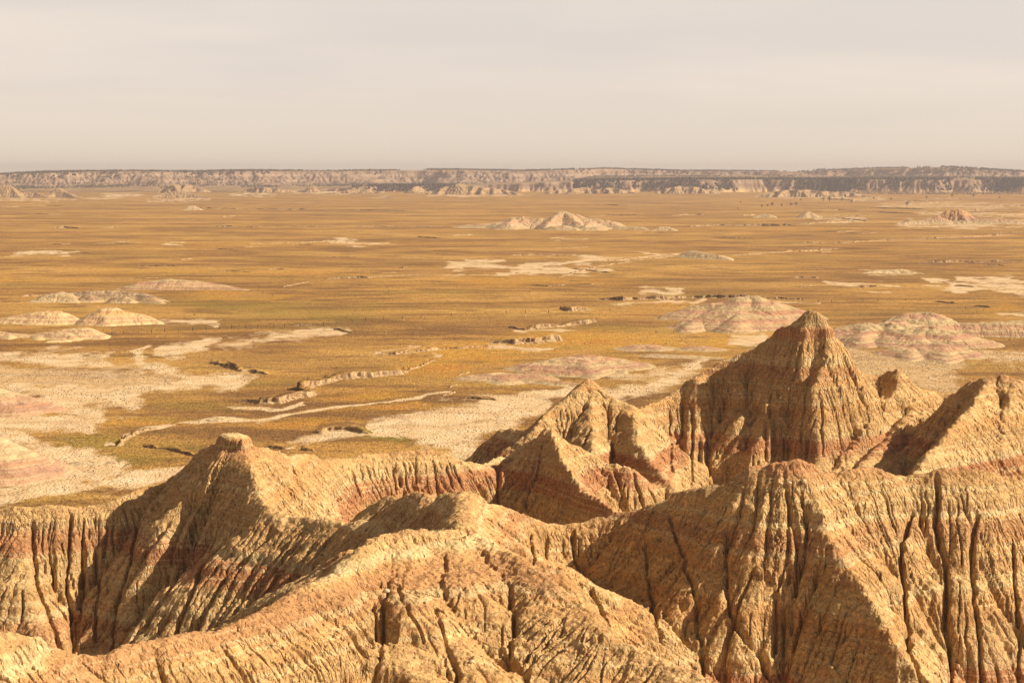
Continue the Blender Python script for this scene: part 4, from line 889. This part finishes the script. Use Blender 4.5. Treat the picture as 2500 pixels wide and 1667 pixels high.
# brushy creek bottom under the lower cliffs at right
pts = []; hs = []
for _ in range(3200):
    px = rw.uniform(1980, 2700); py = 475 - 10 * rw.rand() - max(0, (2250 - px)) * 0.01
    if vnoise(np.array([px / 40.0]), np.array([py / 2.0]), 5)[0] < -0.12: continue
    x, y, z = G(px, py); pts.append((x, y, -0.4)); hs.append(rw.uniform(3, 7))
M_BR, t, b = new_mat('dry_brush'); b.inputs['Base Color'].default_value = (0.30, 0.20, 0.10, 1)
scatter('brush', pts, hs, M_BR, 'dark brushy creek bottom under the lower cliffs', 'brush', 1.1)
# sagebrush on the bare flats
pts = []; hs = []
def sage(n, x0, x1, y0, y1, thr, h=(0.14, 0.34)):
    for _ in range(n):
        px = rw.uniform(x0, x1); py = rw.uniform(y0, y1)
        if vnoise(np.array([px / 38.0]), np.array([py / 14.0]), 15)[0] + 0.5 * vnoise(np.array([px / 9.0]), np.array([py / 4.0]), 16)[0] < thr: continue
        x, y, z = G(px, py); pts.append((x, y, float(gz(np.array([x], np.float32), np.array([y], np.float32))[0]) - 0.08)); hs.append(rw.uniform(*h))
sage(3800, -60, 420, 850, 1010, -0.1); sage(1500, -60, 330, 1010, 1200, 0.0); sage(4500, 2050, 2560, 850, 960, -0.15); sage(1500, 1300, 1720, 880, 960, 0.0); sage(1600, 300, 640, 850, 960, 0.05); sage(1400, 900, 1300, 960, 1090, 0.12); sage(2500, -60, 2560, 690, 850, 0.22, (0.2, 0.6))
scatter('sagebrush', pts, hs, M_BR, 'scattered low sagebrush dotting the pale flats', 'sagebrush', 1.5)

# ---- a few lone trees standing on the right plain
M_TR, t, b = new_mat('tree_bark'); b.inputs['Base Color'].default_value = (0.16, 0.10, 0.065, 1)
M_CR, t, b = new_mat('tree_leaf'); L(t, ramp(t, noise(t, pos(t), 0.8, 2), [(0.3, (0.085, 0.060, 0.035)), (0.7, (0.15, 0.105, 0.055))]), b.inputs['Base Color'])
def tree(px, py, hpx, seed, label):
    q = np.random.RandomState(seed)
    x, y, z = G(px, py); h = hpx * y / FPX
    e = bpy.data.objects.new('tree', None); COL.objects.link(e); e.location = (x, y, float(gz(np.array([x], np.float32), np.array([y], np.float32))[0]) - 0.1)
    tag(e, label, 'tree', 'lone trees on the right plain')
    V = []; F = []
    def limb(a, b_, ra, rb):
        a = Vector(a); b_ = Vector(b_); d = (b_ - a).normalized(); u = d.orthogonal().normalized(); w_ = d.cross(u); k = len(V)
        for c_, r_ in ((a, ra), (b_, rb)):
            for i in range(5):
                an = i * 1.2566; V.append(tuple(c_ + u * math.cos(an) * r_ + w_ * math.sin(an) * r_))
        for i in range(5): F.append((k + i, k + (i + 1) % 5, k + 5 + (i + 1) % 5, k + 5 + i))
    limb((0, 0, -.3), (0.02 * h, 0, .5 * h), .055 * h, .035 * h); tips = []
    for i in range(8):
        a = i * 0.9 + q.rand(); z0 = h * q.uniform(.18, .5); tp = (math.cos(a) * h * q.uniform(.15, .38), math.sin(a) * h * q.uniform(.15, .38), z0 + h * q.uniform(.2, .45))
        limb((0.01 * h, 0, z0), tp, .028 * h, .010 * h); tips.append(tp)
    m = raw_mesh('trunk', np.array(V), np.array(F), M_TR, smooth=False); m.parent = e
    V = []; F = []
    for tp in tips + [(0, 0, .75 * h), (0, 0, .9 * h)]:
        for _ in range(42):
            c_ = np.array(tp) + q.randn(3) * h * 0.085; s = h * q.uniform(.018, .04)
            d1 = q.randn(3); d1 /= np.linalg.norm(d1); d2 = np.cross(d1, q.randn(3)); d2 /= np.linalg.norm(d2) + 1e-6
            k = len(V); V += [tuple(c_ + d1 * s), tuple(c_ + d2 * s), tuple(c_ - d1 * s), tuple(c_ - d2 * s)]; F.append((k, k + 1, k + 2, k + 3))
    m = raw_mesh('crown', np.array(V), np.array(F), M_CR, smooth=False); m.parent = e
for i, (px, py, hp, lb) in enumerate([
    (1860, 507, 8, 'small bushy tree at the left end of the loose row of lone trees'), (1874, 505, 7, 'short bushy tree second in the loose row of lone trees'), (1885, 504, 10, 'taller bushy tree in the middle of the loose row'),
    (1908, 504, 7, 'short tree standing by itself right of the loose row'), (1931, 503, 9, 'left half of the dense dark pair of trees'), (1943, 503, 10, 'right half of the dense dark pair of trees'),
    (1955, 491, 6, 'small tree behind the dense dark pair'), (2010, 492, 10, 'broad dark tree just left of the tallest lone tree'), (2025, 493, 15, 'tallest dark lone tree below the ragged far buttes'), (2055, 492, 9, 'dark tree just right of the tallest lone tree'),
    (2079, 496, 9, 'thin tree right of the tallest lone tree and nearer'), (2214, 504, 13, 'leafy lone tree with a forked trunk on the right plain'), (2175, 490, 7, 'small tree behind the forked lone tree'), (2133, 488, 7, 'small tree between the ragged buttes and the forked tree'),
    (1808, 497, 5, 'tiny shrubby tree left of every other lone tree'), (2324, 482, 10, 'dark tree at the brushy creek edge'), (2376, 482, 10, 'darkest bushy tree on the creek edge near the right side'), (2262, 485, 7, 'small tree at the left end of the creek edge'), (1802, 512, 4, 'tiny dark bush nearest in the group of lone trees'), (2440, 486, 7, 'small tree on the creek edge beside the right frame edge')]):
    tree(px, py, hp, 100 + i, lb)

# ---- wire fences crossing the plain
M_PO, t, b = new_mat('fence_wood'); b.inputs['Base Color'].default_value = (0.10, 0.065, 0.045, 1)
def fence(line, step, h, wid, label, seed):
    q = np.random.RandomState(seed)
    W = [G(*p_)[:2] for p_ in line]
    cum = np.concatenate([[0], np.cumsum([math.dist(a, b_) for a, b_ in zip(W[:-1], W[1:])])])
    n = int(cum[-1] / step)
    s = np.linspace(0, cum[-1], n + 1) + q.uniform(-1, 1, n + 1) * step * 0.12
    xs = np.interp(s, cum, [w_[0] for w_ in W]).astype(np.float32); ys = np.interp(s, cum, [w_[1] for w_ in W]).astype(np.float32)
    zs = gz(xs, ys)
    e = bpy.data.objects.new('fence', None); COL.objects.link(e); e.location = (float(xs[0]), float(ys[0]), float(zs[0]))
    tag(e, label, 'fence')
    me = {}
    for k in range(3):
        r_ = wid * (0.8 + 0.3 * k) / 2; hh = h * (0.85 + 0.18 * k)
        V = [(r_ * math.cos(a) * f, r_ * math.sin(a) * f, z_) for z_, f in ((-0.4, 1.1), (hh * .5, 1.0), (hh, .85)) for a in np.linspace(0, 5.236, 6)]
        F = [(i, (i + 1) % 6, 6 * 1 + (i + 1) % 6, 6 + i) for i in range(6)] + [(6 + i, 6 + (i + 1) % 6, 12 + (i + 1) % 6, 12 + i) for i in range(6)] + [(12, 13, 14, 15), (12, 15, 16, 17)]
        ob = raw_mesh('post', np.array(V), np.array(F), M_PO, smooth=False); me[k] = ob.data
        if k: bpy.data.objects.remove(ob)
        else: first = ob
    for i in range(n + 1):
        ob = first if i == 0 else first.copy()
        if i: COL.objects.link(ob)
        ob.data = me[q.randint(3)]
        ob.parent = e; ob.location = (float(xs[i] - xs[0]), float(ys[i] - ys[0]), float(zs[i] - zs[0])); ob.rotation_euler = (q.uniform(-.06, .06), q.uniform(-.06, .06), 0)
    V = []; F = []
    for hz_ in (0.4, 0.75, 1.05):
        for i in range(n):
            k = len(V)
            for j in (i, i + 1):
                for dz_, dy_ in ((0, 0.012), (0.02, 0), (0, -0.012)):
                    V.append((xs[j] - xs[0], ys[j] - ys[0] + dy_, zs[j] - zs[0] + hz_ + dz_))
            F += [(k, k + 1, k + 4, k + 3), (k + 1, k + 2, k + 5, k + 4), (k + 2, k, k + 3, k + 5)]
    ob = raw_mesh('wire', np.array(V), np.array(F), M_PO, smooth=False); ob.parent = e
fence([(237, 819), (330, 815), (411, 811), (486, 808), (561, 804), (640, 801), (765, 798)], 6.6, 1.6, 0.19, 'wire fence with dark wooden posts passing below the pointed banded mound', 1)
fence([(790, 796), (903, 784), (1031, 778), (1150, 768), (1200, 767), (1339, 767)], 11, 1.4, 0.17, 'sparse wire fence continuing through the brown grass towards the centre', 2)
fence([(1960, 740), (2100, 737), (2250, 735)], 9, 1.3, 0.17, 'short far wire fence behind the tall butte', 3)

# ---- loose pale stones on the near slopes
M_ST, t, b = new_mat('pale_stone')
L(t, ramp(t, noise(t, pos(t), 3, 4), [(0.3, (0.50, 0.36, 0.19)), (0.7, (0.72, 0.57, 0.36))]), b.inputs['Base Color']); bump(t, b, noise(t, pos(t), 9, 4), 0.6, 0.05)
def surf(px, py, y0=95, y1=460):
    dx = (px - 1250) / FPX; dy = (833.5 - py) / FPX
    ang = math.atan2(dx, ca + dy * sa); ci = int(round((ang + 0.345) / 0.69 * (FX.shape[1] - 1)))
    yc, zc = FY[:, ci], FZ[:, ci]
    zr = H + yc * (-sa + dy * ca) / (ca + dy * sa)
    ok = np.nonzero((yc > y0) & (yc < y1) & (zc >= zr))[0]
    return (float(FX[ok[0], ci]), float(yc[ok[0]]), float(zc[ok[0]])) if len(ok) else None
def stone(px, py, wpx, label, seed):
    s_ = surf(px, py)
    if s_ is None: return
    q = np.random.RandomState(seed); r_ = wpx * s_[1] / FPX / 2
    V = []; F = []; n1, n2 = 7, 12
    sc_ = (1.0, q.uniform(.7, .9), q.uniform(.5, .7))
    for i in range(n1 + 1):
        for j in range(n2):
            a = math.pi * i / n1; b2 = 2 * math.pi * j / n2
            d = Vector((math.sin(a) * math.cos(b2), math.sin(a) * math.sin(b2), math.cos(a)))
            k = 1 + 0.35 * float(fbm(np.array([d.x * 1.3 + seed]), np.array([d.y * 1.3 + d.z * 1.7]), 3, seed)[0])
            V.append((d.x * sc_[0] * r_ * k, d.y * sc_[1] * r_ * k, d.z * sc_[2] * r_ * k + r_ * 0.15))
    for i in range(n1):
        for j in range(n2): F.append((i * n2 + j, (i + 1) * n2 + j, (i + 1) * n2 + (j + 1) % n2, i * n2 + (j + 1) % n2))
    ob = raw_mesh('stone', np.array(V), np.array(F), M_ST); ob.location = s_; ob.rotation_euler = (0, 0, q.rand() * 6)
    tag(ob, label, 'stone', 'pale stones lying on the near slopes')
for i, (px, py, wp, lb) in enumerate([
    (1906, 1182, 13, 'smallest of three pale stones under the red cap of the front ridge'), (1926, 1179, 16, 'middle of three pale stones under the red cap of the front ridge'), (1962, 1178, 17, 'rightmost of three pale stones under the red cap, by the spur'),
    (1418, 1575, 22, 'flattest pale stone low on the nearest ridge right of centre'), (1152, 1616, 17, 'rounded pale stone near the bottom edge at the centre'), (943, 1446, 20, 'pale flat stone high on the nearest ridge beside the dark hollow'), (1255, 1540, 12, 'small pale stone in the middle of the nearest slope'),
    (1385, 1586, 11, 'little pale stone just left of the flattest one'), (1040, 1470, 10, 'little pale stone below the crest of the nearest ridge'), (1480, 1583, 10, 'small stone near the right spur of the nearest ridge')]):
    stone(px, py, wp, lb, 40 + i)

# ---- the dry, slightly dusty air
bm_co = np.array([(x, y, z) for z in (-30, 125) for y in (-300, 14200) for x in (-9500, 9500)], float)
bm_q = np.array([(0, 2, 3, 1), (4, 5, 7, 6), (0, 1, 5, 4), (2, 6, 7, 3), (0, 4, 6, 2), (1, 3, 7, 5)])
M_HZ = bpy.data.materials.new('haze'); M_HZ.use_nodes = True; t = M_HZ.node_tree
for n_ in list(t.nodes): t.nodes.remove(n_)
o_ = N(t, 'ShaderNodeOutputMaterial'); v_ = N(t, 'ShaderNodeVolumePrincipled')
v_.inputs['Color'].default_value = (0.90, 0.80, 0.82, 1); v_.inputs['Density'].default_value = HAZE; v_.inputs['Anisotropy'].default_value = 0.2
L(t, v_.outputs[0], o_.inputs['Volume'])
if HAZE > 0:
    hzo = raw_mesh('haze', bm_co, bm_q, M_HZ, smooth=False); tag(hzo, 'thin dusty haze over the whole plain', 'haze', kind='stuff')
